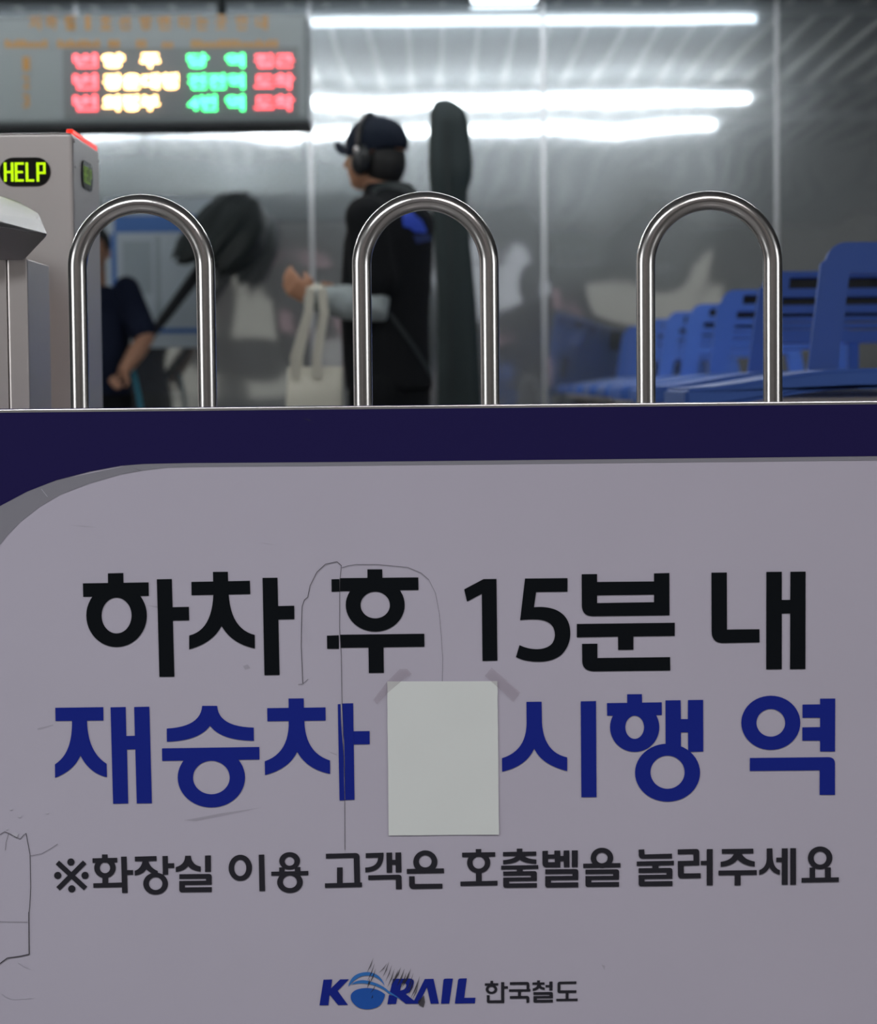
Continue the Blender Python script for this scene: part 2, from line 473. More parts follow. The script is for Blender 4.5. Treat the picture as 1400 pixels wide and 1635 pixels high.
# frame posts, lower rail
for s in (-0.93, 0.93):
    b = bmesh.new(); tube(b, [(s, 0.02, 0), (s, 0.02, top_z - 0.004)], 0.019, 20); onplane(b)
    part('post', b, M_PIPE, barrier, True)
b = boxm(-0.92, 0.92, 0.031, 0.044, 0.02, 0.06, bev=0.002); onplane(b); part('bottom_rail', b, M_RAIL, barrier)
b = boxm(-0.91, 0.91, 0.0, 0.03, 0.008, top_z - 0.0046, bev=0.0008); onplane(b)
sign = part('sign_board', b, M_BOARD, barrier)

P = Print(0.0006)
P.p((-70, 1120), (-60, 1010), (-40, 930), (0, 870), (11, 856), (32, 834), (64, 809), (96, 790), (143, 772), (193, 757.5), (229, 751), (268, 746.5), (330, 745.3),
    (500, 744), (1000, 739), (1450, 734.5), (1450, 726), (500, 735), (229, 738), (-70, 800), (-120, 850), (-120, 1200), (-85, 1200))
P.out('grey_border', M_GREYV, sign, 'thin grey curved border line of the notice board')
P = Print(0.0010)
P.p((-300, 655.5), (1600, 638.2), (1600, 726), (1000, 732.8), (500, 738), (300, 739.2), (229, 740.7), (193, 743.6), (143, 753), (89, 767), (43, 785), (0, 808), (-60, 850), (-110, 920), (-150, 1050), (-300, 1100))
P.out('purple_band', M_PURPLE, sign, 'dark purple band along the top of the notice board')

# --- black first line
P = Print(0.0011)
P.frame(120, 900, 3.889)
P.p((203,60),(299,58),(300,121),(204,121)).p((48,122),(456,116),(457,200),(50,206)).ring(257,322,188,196,93,111)
P.p((507,97),(600,95),(616,702),(523,703)).p((600,270),(706,268),(708,352),(603,354))
P.p((855,51),(948,50),(950,112),(857,112)).p((721,113),(1085,106),(1087,189),(723,196))
P.p((858,188),(850,412,708,446),(708,532),(855,492,909,386),(970,497,1116,527),(1115,443),(966,405,953,188))
P.p((1163,88),(1256,87),(1269,691),(1175,693)).p((1256,263),(1360,261),(1361,345),(1259,347))
P.frame(500, 900, 3.3333)
P.p((288,30),(367,30),(368,77),(289,77)).p((141,77),(559,73),(560,140),(142,147)).p((97,83),(139,82),(140,148),(98,150))
P.ring(330,220,157,142,78,71)
P.p((144,378),(591,373),(592,442),(145,448)).p((73,383),(136,381),(137,453),(74,453)).p((294,445),(374,443),(376,581),(296,582))
P.p((803,137),(906,82),(975,81),(980,516),(901,518),(897,160),(819,202))
P.p((1127,79),(1353,77),(1353,149),(1186,151),(1175,232),(1235,225,1290,245),(1370,280,1368,375),(1366,440,1320,485),(1270,525,1190,522),(1120,520,1079,497),(1098,433),(1140,455,1195,455),(1284,450,1286,378),(1284,298,1180,297),(1140,296,1101,301))
P.frame(900, 900, 3.5)
P.ph([(100,59),(186,58),(186,102),(504,99),(504,54),(590,52),(591,289),(160,294),(102,292,101,232)], [(186,177),(504,173),(504,215),(186,220)])
P.p((73,337),(620,330),(620,404),(389,407),(389,481),(304,482),(303,408),(73,412))
P.p((102,448),(188,447),(188,527),(594,522),(595,597),(165,602),(105,598,103,545))
P.p((825,50),(911,49),(912,368),(1093,366),(1094,440),(885,444),(827,440,826,380))
P.p((1132,46),(1218,45),(1218,203),(1265,202),(1266,45),(1351,44),(1350,589),(1264,590),(1265,278),(1218,279),(1218,590),(1131,591))
P.out('letter', M_INK, sign, 'large black character of the first line', [303, 490, 700, 805, 917, 1110])
# --- blue second line
P = Print(0.0011)
P.frame(80, 1100, 3.889)
P.p((32,117),(330,113),(331,196),(34,199)).p((136,195),(140,400,30,468),(31,552),(150,505,188,413),(245,525,353,548),(351,465),(232,390,229,193))
P.p((375,114),(469,112),(473,292),(526,291),(522,112),(616,110),(632,710),(538,711),(529,375),(477,376),(485,711),(391,713))
P.p((944,105),(1037,105),(1045,235,1264,240),(1265,322),(1060,320,993,228),(925,322,725,328),(724,246),(935,235,944,105))
P.p((695,369),(1299,360),(1300,438),(696,447)).ring(1001,550,209,186,114,104)
P.frame(400, 1100, 6.364)
P.p((386,97),(540,96),(541,191),(387,193)).p((169,195),(761,187),(763,321),(171,329)).p((388,322),(395,650,144,735),(147,875),(395,810,473,637),(570,815,808,864),(807,727),(555,650,546,320))
P.p((886,155),(914,154),(917,300),(925,430),(948,700),(954,1132),(904,1134)).p((926,148),(1042,146),(1056,1126),(960,1130),(957,700),(934,430),(926,300)).p((1045,430),(1209,428),(1210,562),(1050,564))
P.frame(790, 1100, 3.889)
P.p((196,80),(290,79),(292,210),(305,395,449,425),(449,510),(290,470,244,370),(195,480,45,514),(44,430),(195,385,197,210)).p((533,77),(628,75),(631,672),(537,673))
P.p((821,33),(913,32),(914,86),(822,88)).p((696,88),(1036,83),(1037,162),(697,166)).ring(868,238,153,153,58,72)
P.p((1059,71),(1153,70),(1155,187),(1198,187),(1199,69),(1293,68),(1294,389),(1200,391),(1199,269),(1155,270),(1155,390),(1060,390)).ring(1072,520,202,180,106,103,517)
P.frame(1100, 1090, 4.667)
P.ring(609,299,220,202,107,103).p((976,119),(1089,118),(1087,513),(976,513),(976,432),(844,432),(844,333),(976,331),(976,261),(845,262),(845,163),(976,161))
P.p((453,561),(1035,555),(1087,555,1087,605),(1087,836),(973,836),(973,653),(453,658))
P.out('letter', M_INKB, sign, 'large blue Korean syllable of the second line', [254, 418, 700, 965, 1150])
# --- small third line
P = Print(0.0011)
P.frame(80, 1345, 5)
P.line(58,160,283,368,40).line(276,158,64,370,40).dot(166,157,29).dot(61,264,29).dot(279,264,29).dot(173,371,29)
P.r(414,96,459,128).p((338,127),(536,123),(537,160),(339,164)).ring(438,203,86,82,41,43).r(417,275,464,330).p((344,327),(575,320),(575,358),(346,363))
P.p((566,114),(611,113),(619,404),(575,405)).p((611,222),(662,221),(663,259),(613,260))
P.p((676,114),(849,109),(850,149),(677,152)).p((738,150),(722,215,675,226),(676,265),(745,255,768,213),(790,240,830,252),(862,246),(858,228),(800,205,785,149))
P.bb(743,941,241,418,789,896,278,380).p((896,109),(939,108),(943,258),(900,259)).p((940,167),(990,166),(991,205),(942,206))
P.p((1078,107),(1123,106),(1130,180,1202,193),(1202,234),(1125,225,1102,187),(1075,228,1003,237),(1003,197),(1075,180,1078,107)).p((1236,105),(1283,104),(1284,235),(1237,236)).rieul(1031,1290,253,398)
P.frame(350, 1345, 5)
P.bb(75,262,99,308,119,216,139,269).p((315,98),(359,97),(366,389),(321,390))
P.bb(479,645,78,218,523,600,115,187).r(478,200,522,238).r(603,197,648,236).p((415,234),(711,228),(712,263),(416,267)).bb(462,667,232,404,508,620,265,365)
P.p((851,91),(1085,85),(1120,86,1120,120),(1125,322),(1078,322),(1073,124),(852,130)).r(940,200,985,325).p((843,327),(1139,320),(1140,357),(844,364))
P.frame(570, 1345, 5)
P.p((69,87),(211,82),(222,232,67,240),(65,201),(165,198,168,122),(70,125)).p((234,82),(280,81),(281,139),(306,139),(306,81),(352,80),(355,240),(309,241),(308,178),(281,179),(281,242),(237,243))
P.p((89,263),(330,258),(354,258,355,282),(357,374),(311,375),(309,296),(90,301))
P.bb(449,641,64,248,494,595,103,200).p((397,212),(693,207),(694,246),(398,251)).p((415,271),(459,270),(461,332),(681,330),(682,369),(450,373),(418,371,416,340))
P.p((947,54),(991,53),(991,82),(948,83)).p((838,82),(1102,78),(1103,114),(839,119)).ring(971,162,93,85,49,48).r(949,240,995,312).p((825,313),(1121,306),(1121,344),(826,349))
P.frame(790, 1345, 5)
P.r(175,50,219,80).p((65,77),(330,73),(331,107),(66,111)).p((66,142),(150,135,172,106),(232,105),(255,132,331,137),(331,172),(235,168,198,138),(165,170,67,175)).p((50,186),(346,181),(347,212),(51,218)).r(175,212,222,237).rieul(67,335,231,362)
P.ph([(379,68),(423,67),(423,97),(475,96),(475,66),(522,65),(523,108),(548,108),(549,65),(594,64),(596,198),(551,199),(549,150),(523,150),(523,200),(410,201),(381,198,380,165)], [(425,131),(478,131),(478,158),(425,158)]).r(614,64,662,198).rieul(402,666,214,360)
P.bb(765,945,43,205,809,900,82,167).p((705,170),(1002,165),(1003,200),(706,205)).rieul(723,991,216,355)
P.frame(1000, 1345, 4)
P.p((78,46),(114,45),(116,77),(291,72),(291,103),(105,105),(80,104,79,80)).p((66,122),(303,117),(303,146),(66,151)).r(165,146,205,166).rieul(78,294,164,280)
P.p((328,45),(445,42),(465,43,465,65),(466,147),(366,150),(367,198),(474,197),(475,229),(350,231),(330,229,329,205),(328,119),(428,117),(428,75),(328,77)).r(513,43,551,275).r(475,118,515,145)
P.p((609,43),(810,40),(811,71),(610,73)).p((686,72),(670,115,602,124),(602,157),(680,150,710,108),(745,148,819,155),(819,122),(755,112,735,70)).p((588,180),(832,177),(832,208),(588,211)).r(691,208,729,275)
P.p((896,39),(932,38),(934,100),(940,165,980,177),(979,208),(930,195,914,157),(895,198,848,208),(848,177),(895,160,896,100)).r(957,97,995,126).r(992,38,1030,271).r(1046,37,1083,271)
P.bb(1159,1315,26,172,1196,1278,58,142).r(1170,160,1205,228).r(1268,160,1305,228).p((1118,227),(1356,223),(1356,253),(1118,257))
P.out('letter', M_INK2, sign, 'small charcoal character of the third line', [145, 213, 280, 350, 430, 510, 581, 647, 725, 797, 862, 930, 1008, 1080, 1147, 1211, 1288])
# --- railway logo
P = Print(0.0011).frame(500, 1520, 5)
P.p((82,221),(152,219),(142,290),(215,219),(285,218),(195,310),(277,423),(199,424),(131,340),(121,425),(50,426))
P.ph([(638,214),(775,212),(814,218,800,262),(790,318,738,335),(805,388),(890,216),(960,214),(1003,412),(938,413),(908,280),(843,413),(740,414),(650,345),(612,318)], [(703,250),(733,250),(748,255,741,277),(732,302,694,308)])
P.p((605,342),(640,350),(670,368),(662,415),(592,417))
P.p((1040,222),(1050,213),(1115,212),(1086,412),(1020,413)).p((1157,222),(1167,212),(1226,210),(1205,366),(1295,365),(1290,410),(1130,412))
P.out('logo_letter', M_INKB, sign, 'navy italic logo letter at the foot of the board', [560, 703, 722])
P = Print(0.0012).frame(500, 1520, 5)
P.p((279,279),(300,165,430,160),(535,165,571,268),(530,210,480,196),(400,175,345,215),(310,240,279,279))
P.p((300,262),(350,215,430,228),(545,255,600,310),(655,345,700,378),(640,350,600,330),(560,290,470,262),(380,240,300,262))
P.out('logo_crescent', M_LOGO2, sign, 'sky blue crescent of the round logo emblem', 'each')
P = Print(0.00125).frame(500, 1520, 5)
P.p((430,287),(520,292,573,338),(560,420,500,445),(430,470,365,445),(290,400,300,345),(320,290,430,287))
P.out('logo_globe', M_LOGO, sign, 'blue globe of the round logo emblem')
P = Print(0.0011).frame(700, 1520, 5)
P.r(414,231,436,250).r(370,250,477,268).ring(423,298,46,37,24,20).r(500,241,525,408).r(525,273,554,293).p((386,345),(408,345),(408,386),(502,385),(502,408),(400,408),(387,407,386,392))
P.p((570,241),(705,239),(725,240,725,260),(726,296),(733,296),(733,316),(563,318),(563,298),(703,297),(703,262),(570,263)).r(635,314,658,354).p((570,352),(705,350),(725,352,725,370),(725,405),(702,405),(702,372),(570,374))
P.r(787,227,810,245).r(750,243,847,262).p((790,260),(785,285,752,292),(752,312),(790,305,803,287),(820,300,848,303),(848,284),(815,280,815,260)).r(885,236,910,308).r(855,264,887,282).rieul(758,913,320,404)
P.p((1100,235),(1100,255),(973,257),(973,306),(1100,306),(1100,327),(965,328),(950,326,950,312),(950,255),(952,238,968,237)).r(1015,325,1038,374).r(940,373,1110,392)
P.out('letter', M_INK2, sign, 'small charcoal syllable of the company name beside the logo', [811, 847, 890])

# --- wear on the vinyl
P = Print(0.00135).frame(440, 880, 3.27)
P.poly([(142,690),(134,500),(135,400),(138,290),(150,255),(168,240),(180,180),(215,110),(260,68),(320,55),(343,75)], 3.2)
P.poly([(343,75),(335,160),(334,400),(343,550),(347,800),(355,1000),(360,1200),(362,1560)], 2.6)
P.poly([(118,697),(142,693),(170,668)], 2)
P.frame(0, 1280, 5.108)
P.poly([(-60,300),(0,268),(40,245),(70,258),(130,290),(165,305),(190,275),(213,258)], 4.5)
P.poly([(213,258),(222,310),(245,430),(250,700),(243,850),(235,920),(240,1245)], 5.5)
P.poly([(235,900),(238,1245),(160,1262),(60,1275),(0,1320),(-60,1370)], 8)
P.poly([(-60,978),(0,980),(225,982)], 3).poly([(250,442),(340,425),(420,380),(470,345)], 3).poly([(70,262),(50,330),(44,395)], 3)
P.out('crack', M_CRACK, sign, 'dark cracks and torn edges in the vinyl', cuts='each')
P = Print(0.0013).frame(440, 880, 3.27)
P.poly([(141,375),(155,400),(168,440),(172,475)], 3).poly([(344,800),(349,900),(356,1000),(361,1295)], 3.0).poly([(285,1045),(320,1060)], 2.5)
P.frame(0, 1280, 5.108)
P.p((95,262),(120,248),(150,262),(140,290),(105,285)).dot(162,120,11).dot(90,62,9).dot(386,92,8).dot(56,222,8)
P.poly([(150,1310),(200,1345),(245,1360)], 4).poly([(15,1560),(50,1590),(100,1612),(270,1600)], 4)
P.frame(0, 620, 2.8).poly([(1030,428),(1070,415),(1065,395)], 1.5).poly([(1150,685),(1230,696)], 1.5).poly([(185,450),(212,485)], 1.8)
P.out('scratch', M_CRACKW, sign, 'pale scratches in the vinyl', cuts='each')
P = Print(0.00132).frame(440, 880, 3.27)
P.poly([(345,87),(380,76),(420,70),(530,70),(600,76),(690,85),(760,115),(800,150)], 4.5)
P.poly([(800,150),(835,220),(855,330),(865,450),(872,560),(870,680)], 2.4)
P.out('crack', M_CRACK2, sign, 'soft grey crease in the vinyl', cuts='each')
random.seed(4)
P = Print(0.0014).frame(500, 1520, 5)
for k, (x0, y0, x1, y1) in enumerate([(480,45,425,170),(492,85,428,240),(500,130,440,270),(605,75,552,205),(628,100,575,240),(650,130,590,285),(700,120,640,240),(730,130,665,280),(770,150,705,290),(800,165,740,330),(800,210,760,350),(835,230,775,375),(840,260,790,380),(500,255,455,330),(590,90,520,170),(680,140,620,270),(745,160,690,300),(780,130,720,270),(450,210,430,290),(475,340,462,375),(850,190,800,340)]):
    w = random.uniform(9, 16)
    mx, my = (x0+x1)/2 + 4, (y0+y1)/2 + 4
    P.p((x0, y0), (mx + w/2, my), (x1, y1), (mx - w/2, my))
P.p((835,395),(885,345),(892,400),(880,445),(845,425))
P.out('scuff', M_SCUFF, sign, 'black rubber scuff marks over the logo', cuts='each')
P = Print(0.0013).frame(60, 880, 2.0588)
P.p((480,885),(600,862),(740,842),(620,868),(520,888)).p((0,582),(50,570),(52,573),(0,588)).p((356,178),(395,181),(395,187)).p((675,378),(690,372),(700,385),(682,390))
P.frame(0, 620, 2.8).p((310,612),(380,615),(435,622),(380,620)).p((590,355),(630,364),(625,370)).p((1350,130),(1390,140),(1385,150))
P.frame(960, 1540, 1).p((0,0),(6,2),(5,9))
P.out('smudge', M_SMUDGE, sign, 'faint grey smudges on the board', cuts='each')

# ------------------------------------------------------------------ paper sheet on the board
q = [PP(618,1088,0.0022), PP(794,1087.5,0.0022), PP(796.6,1332.5,0.0022), PP(620.5,1334,0.0022)]
bm = bmesh.new(); N_ = 16
grid = []
for j in range(N_ + 1):
    row = []
    for i in range(N_ + 1):
        u, v = i/N_, j/N_
        p = (q[0]*(1-u)*(1-v) + q[1]*u*(1-v) + q[2]*u*v + q[3]*(1-u)*v)
        p += Vector((0, -1, 0)) * (0.0009 * noise.noise(Vector((u*2.3, v*3.1, 4.2))) )
        if i in (0, N_): p.x += 0.0006 * noise.noise(Vector((i, j*1.7, 0)))
        row.append(bm.verts.new(p))
    grid.append(row)
for j in range(N_):
    for i in range(N_): bm.faces.new((grid[j][i], grid[j+1][i], grid[j+1][i+1], grid[j][i+1]))
sheet = to_obj('paper_sheet', bm, M_PAPER, None, False)
tag(sheet, 'blank white paper sheet taped over the middle of the blue lettering', 'paper')
for pts in (((596,1117),(602,1124),(618,1107),(640,1088),(657,1076),(650,1068),(638,1068),(618,1088)),
            ((774,1079),(785,1066),(831,1106),(820,1120))):
    P = Print(0.0031); P.p(*pts); part('tape_strip', P.mesh(P.pc), M_TAPE, sheet, label='clear tape strip at a top corner of the sheet')

# ------------------------------------------------------------------ help post (left)
HY = 3.67
xr = W(115.5, 212, HY).x; zt = W(60, 212, HY).z
post = thing('help_post', 'brushed steel gate post with a lit green HELP display', 'gate post', (xr - 0.19, HY + 0.14, 0))
b = boxm(xr - 0.38, xr, HY, HY + 0.285, 0, zt, bev=0.006, seg=3)
cab = part('cabinet', b, M_BRUSH, post)
b = boxm(xr - 0.30, xr + 0.0006, HY + 0.05, HY + 0.27, zt - 0.001, zt + 0.006, bev=0.002)
# red light strip along the top right edge
b = boxm(xr - 0.012, xr - 0.001, HY + 0.012, HY + 0.275, zt - 0.002, zt + 0.007, bev=0.002); part('red_light_strip', b, M_REDSTRIP, post, label='glowing red strip along the top edge')
for y_, z_ in ((HY+0.012, zt-0.012), (HY+0.27, zt-0.02), (HY+0.02, zt-0.052)):
    b = bmesh.new(); tube(b, [(xr - 0.001, y_, z_), (xr + 0.002, y_, z_)], 0.003, 12); part('screw', b, M_RAIL, post, True)
c0 = W(-1, 252, HY); c1 = W(81.5, 297, HY)
b = bmesh.new(); prism(b, rrect(c0.x, c1.z, c1.x, c0.z, (c0.z-c1.z)/2 - 0.0002, 10), [], Matrix(((1,0,0,0),(0,0,-1,HY+0.0005),(0,1,0,0),(0,0,0,1))), 0.003)
disp = part('help_display', b, M_HELPBG, post, label='black oval display window reading HELP')
def help_glyphs(px):
    """stroke letters in a 0..1 box"""
    H = [((0,0),(0,1)), ((.8,0),(.8,1)), ((0,.5),(.8,.5))]
    E = [((0,0),(0,1)), ((0,0),(.75,0)), ((0,.5),(.65,.5)), ((0,1),(.75,1))]
    L = [((0,0),(0,1)), ((0,0),(.7,0))]
    P_ = [((0,0),(0,1)), ((0,1),(.75,1)), ((.75,1),(.75,.45)), ((0,.45),(.75,.45))]
    return [H, E, L, P_]
b = bmesh.new()
for gi, G in enumerate(help_glyphs(0)):
    x0 = 9 + gi * 17.3; w = 14.0
    for (ax, ay), (bx, by) in G:
        a = W(x0 + ax*w, 288 - ay*27 + 0.5, HY); c = W(x0 + bx*w, 288 - by*27 + 0.5, HY); h = 0.0017
        box(b, min(a.x, c.x)-h, max(a.x, c.x)+h, HY-0.0045, HY-0.0024, min(a.z, c.z)-h, max(a.z, c.z)+h)
part('help_text', b, M_HELP, disp, label='glowing lime green letters HELP')
# small side display
zc = W(137, 282, HY+0.14).z
b = bmesh.new(); prism(b, rrect(HY+0.085, zc-0.022, HY+0.195, zc+0.024, 0.0219, 10), [], Matrix(((0,0,1,xr+0.0005),(1,0,0,0),(0,1,0,0),(0,0,0,1))), 0.002)
disp2 = part('help_display', b, M_HELPBG, post, label='narrow side display window')
b = bmesh.new()
for gi, G in enumerate(help_glyphs(0)):
    y0 = HY + 0.10 + gi*0.021; w = 0.016
    for (ax, ay), (bx, by) in G:
        h = 0.0018; ya, yb = y0 + ax*w, y0 + bx*w; za, zb = zc-0.011+ay*0.024, zc-0.011+by*0.024
        box(b, xr+0.0026, xr+0.0032, min(ya,yb)-h, max(ya,yb)+h, min(za,zb)-h, max(za,zb)+h)
M_HELP2 = mat('dim_lime_led', (0, 0, 0), 0.5, emit=(0.35, 0.6, 0.1), es=0.25)
part('help_text', b, M_HELP2, disp2)

# ------------------------------------------------------------------ ticket gate at the far left
gate = thing('ticket_gate', 'steel ticket gate with a slanted hood at the left edge', 'ticket gate', (W(-20, 600, 3.3).x, 3.4, 0))
bm = bmesh.new()
pts = [W(-90,283,3.50), W(30,322,3.50), W(62,341,3.42), W(76,374,3.28), W(60,350,3.34), W(-90,330,3.24), W(-90,350,3.22), W(-90,415,3.34), W(38,415,3.34), W(74,377,3.29), W(40,412,3.5), W(-90,412,3.5)]
vs = [bm.verts.new(p) for p in pts]
bmesh.ops.convex_hull(bm, input=vs)
bmesh.ops.delete(bm, geom=[v for v in bm.verts if not v.link_faces], context='VERTS')
bmesh.ops.bevel(bm, geom=bm.edges[:], offset=0.0015, segments=2, affect='EDGES')
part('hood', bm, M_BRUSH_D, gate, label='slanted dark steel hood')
xg = W(47, 600, 3.36).x; zg = W(20, 413, 3.36).z
part('body_panel', boxm(xg - 0.15, xg - 0.0315, 3.36, 3.55, 0, zg, bev=0.0015), M_BRUSH, gate)
part('body_panel', boxm(xg - 0.030, xg, 3.36, 3.55, 0, zg, bev=0.0025), M_BRUSH, gate)

# ------------------------------------------------------------------ text from the built-in font
def text_mesh(s, size, M, bold=0.0, depth=0.002):
    cu = bpy.data.curves.new('t', 'FONT'); cu.body = s; cu.size = size; cu.offset = bold; cu.extrude = depth; cu.resolution_u = 3
    o = bpy.data.objects.new('t', cu); COL.objects.link(o)
    dg = bpy.context.evaluated_depsgraph_get(); dg.update()
    me = bpy.data.meshes.new_from_object(o.evaluated_get(dg)); bpy.data.objects.remove(o)
    bm = bmesh.new(); bm.from_mesh(me); bpy.data.meshes.remove(me)
    return bm
def fit(bm, x0, x1, z0, z1, y):
    xs = [v.co.x for v in bm.verts]; ys = [v.co.y for v in bm.verts]
    ax, bx, ay, by = min(xs), max(xs), min(ys), max(ys)
    for v in bm.verts:
        v.co = Vector((x0 + (v.co.x-ax)/(bx-ax)*(x1-x0), y - v.co.z, z0 + (v.co.y-ay)/(by-ay)*(z1-z0)))
    bmesh.ops.recalc_face_normals(bm, faces=bm.faces)
    return bm

# ------------------------------------------------------------------ train display board
YB = 9.0
a = W(490, 20, YB); c = W(490, 194, YB); XL = -2.2
board = thing('train_display_board', 'hanging grey train departure display with red, amber and green text', 'display board', (-1.3, YB + 0.15, a.z))
part('casing', boxm(XL, a.x, YB, YB + 0.30, c.z, a.z, bev=0.02, seg=3), M_BOARDG, board)
part('underside_shade', boxm(XL + 0.01, a.x + 0.004, YB + 0.01, YB + 0.31, c.z - 0.012, c.z + 0.004, bev=0.004), M_DARK, board, label='dark strip standing in for the shade under the casing')  # shade under the casing put in as a dark strip
w0 = W(100, 78, YB); w1 = W(478, 186, YB)
part('display_window', boxm(w0.x, w1.x, YB - 0.003, YB + 0.01, w1.z, w0.z, bev=0.002), M_BOARDD, board)
for x in (XL + 0.3, -0.85):
    b = bmesh.new(); tube(b, [(x, YB + 0.15, a.z - 0.02), (x, YB + 0.15, CEIL)], 0.018, 12); part('hanger_rod', b, M_DARK, board, True)
# printed header, 6 + 2 + 3 + 2 characters
xs = [150, 222, 300, 378, 455, 535, 628, 706, 795, 870, 950, 1040, 1125]
for ch, x in zip('지하철1호선방면타는곳안내', xs):
    px = x / 2.692; hw_ = 3.5 if ch == '1' else 9.0; p0 = W(px - hw_, 48, YB); p1 = W(px + hw_, 24, YB)
    part('header_character', fit(text_mesh(ch, 1, None, 0.025), p0.x, p1.x, p0.z, p1.z, YB - 0.002), M_AMBERP, board)
for x0, x1 in ((20, 205), (245, 430), (465, 515), (585, 630), (695, 745), (820, 1195)):
    bm = bmesh.new(); n = max(1, round((x1 - x0) / 24)); st = (x1 - x0) / n
    for k in range(n):
        p0 = W((x0 + k*st + 3) / 2.692, 76, YB); p1 = W((x0 + (k+1)*st - 3) / 2.692, 64, YB)
        box(bm, p0.x, p1.x, YB - 0.003, YB + 0.001, p0.z, p0.z + (p1.z - p0.z) * random.choice((0.7, 1.0)))
    part('subheading_mark', bm, M_AMBERP, board, label='illegible small amber printing below the heading')
for ch, y in (('1', 102), ('2', 131), ('3', 161)):
    p0 = W(37, y + 11, YB); p1 = W(47, y - 11, YB)
    part('row_number', fit(text_mesh(ch, 1, None, 0.02), p0.x, p1.x, p0.z, p1.z, YB - 0.002), M_AMBERP, board)
def led(s, x0, x1, y0, y1, m, lab, bold=0.030):
    p0 = W(x0 + 4.0, y1 - 4.0, YB); p1 = W(x1 - 4.0, y0 + 4.0, YB)
    part('led_text', fit(text_mesh(s, 1, None, bold), p0.x, p1.x, p0.z, p1.z, YB - 0.006), m, board, label=lab)
rows = ((82, 112), (114, 147), (148, 181))
for i, (y0, y1) in enumerate(rows):
    led('번', 114, 160, y0, y1, M_RED, 'red LED text at the left of row %d' % (i+1))
    led('접근' if i == 0 else '도착', 403, 473, y0, y1, M_RED, 'red LED text at the right of row %d' % (i+1))
led('양', 160, 202, *rows[0], M_AMB, 'amber LED destination text')
led('주', 221, 259, *rows[0], M_AMB, 'amber LED destination text')
led('광운대행', 162, 288, *rows[1], M_AMB, 'amber LED destination text of the middle row')
led('의정부', 161, 258, *rows[2], M_AMB, 'amber LED destination text of the bottom row')
led('당', 296, 336, *rows[0], M_GRN, 'green LED status text')
led('역', 357, 394, *rows[0], M_GRN, 'green LED status text')
led('전전역', 297, 394, *rows[1], M_GRN, 'green LED status text of the middle row')
led('4번', 297, 350, *rows[2], M_GRN, 'green LED status text')
led('역', 357, 394, *rows[2], M_GRN, 'green LED status text')

# ------------------------------------------------------------------ wall notice
pn = thing('wall_poster', 'white notice poster with blue header on the steel wall behind the umbrella', 'poster', (W(250, 430, YW).x, YW - 0.02, W(250, 555, YW).z))
def wb(x0, y0, x1, y1, t0, t1):
    p = W(x0, y1, YW); q_ = W(x1, y0, YW); return boxm(p.x, q_.x, YW - t1, YW - t0, p.z, q_.z, bev=0.001)
part('backing', wb(172, 315, 337, 556, 0.0, 0.012), M_POSTERW, pn)
part('header_band', wb(183, 343, 333, 372, 0.012, 0.015), M_POSTERB, pn, label='blue header band')
part('footer_line', wb(183, 524, 333, 533, 0.012, 0.015), M_POSTERB, pn, label='blue footer line')
part('side_line', wb(180, 372, 186, 524, 0.012, 0.014), M_POSTERB, pn)
part('text_block', wb(197, 385, 242, 470, 0.012, 0.014), M_POSTERG, pn)
part('text_block', wb(250, 378, 256, 515, 0.012, 0.014), M_POSTERG, pn)

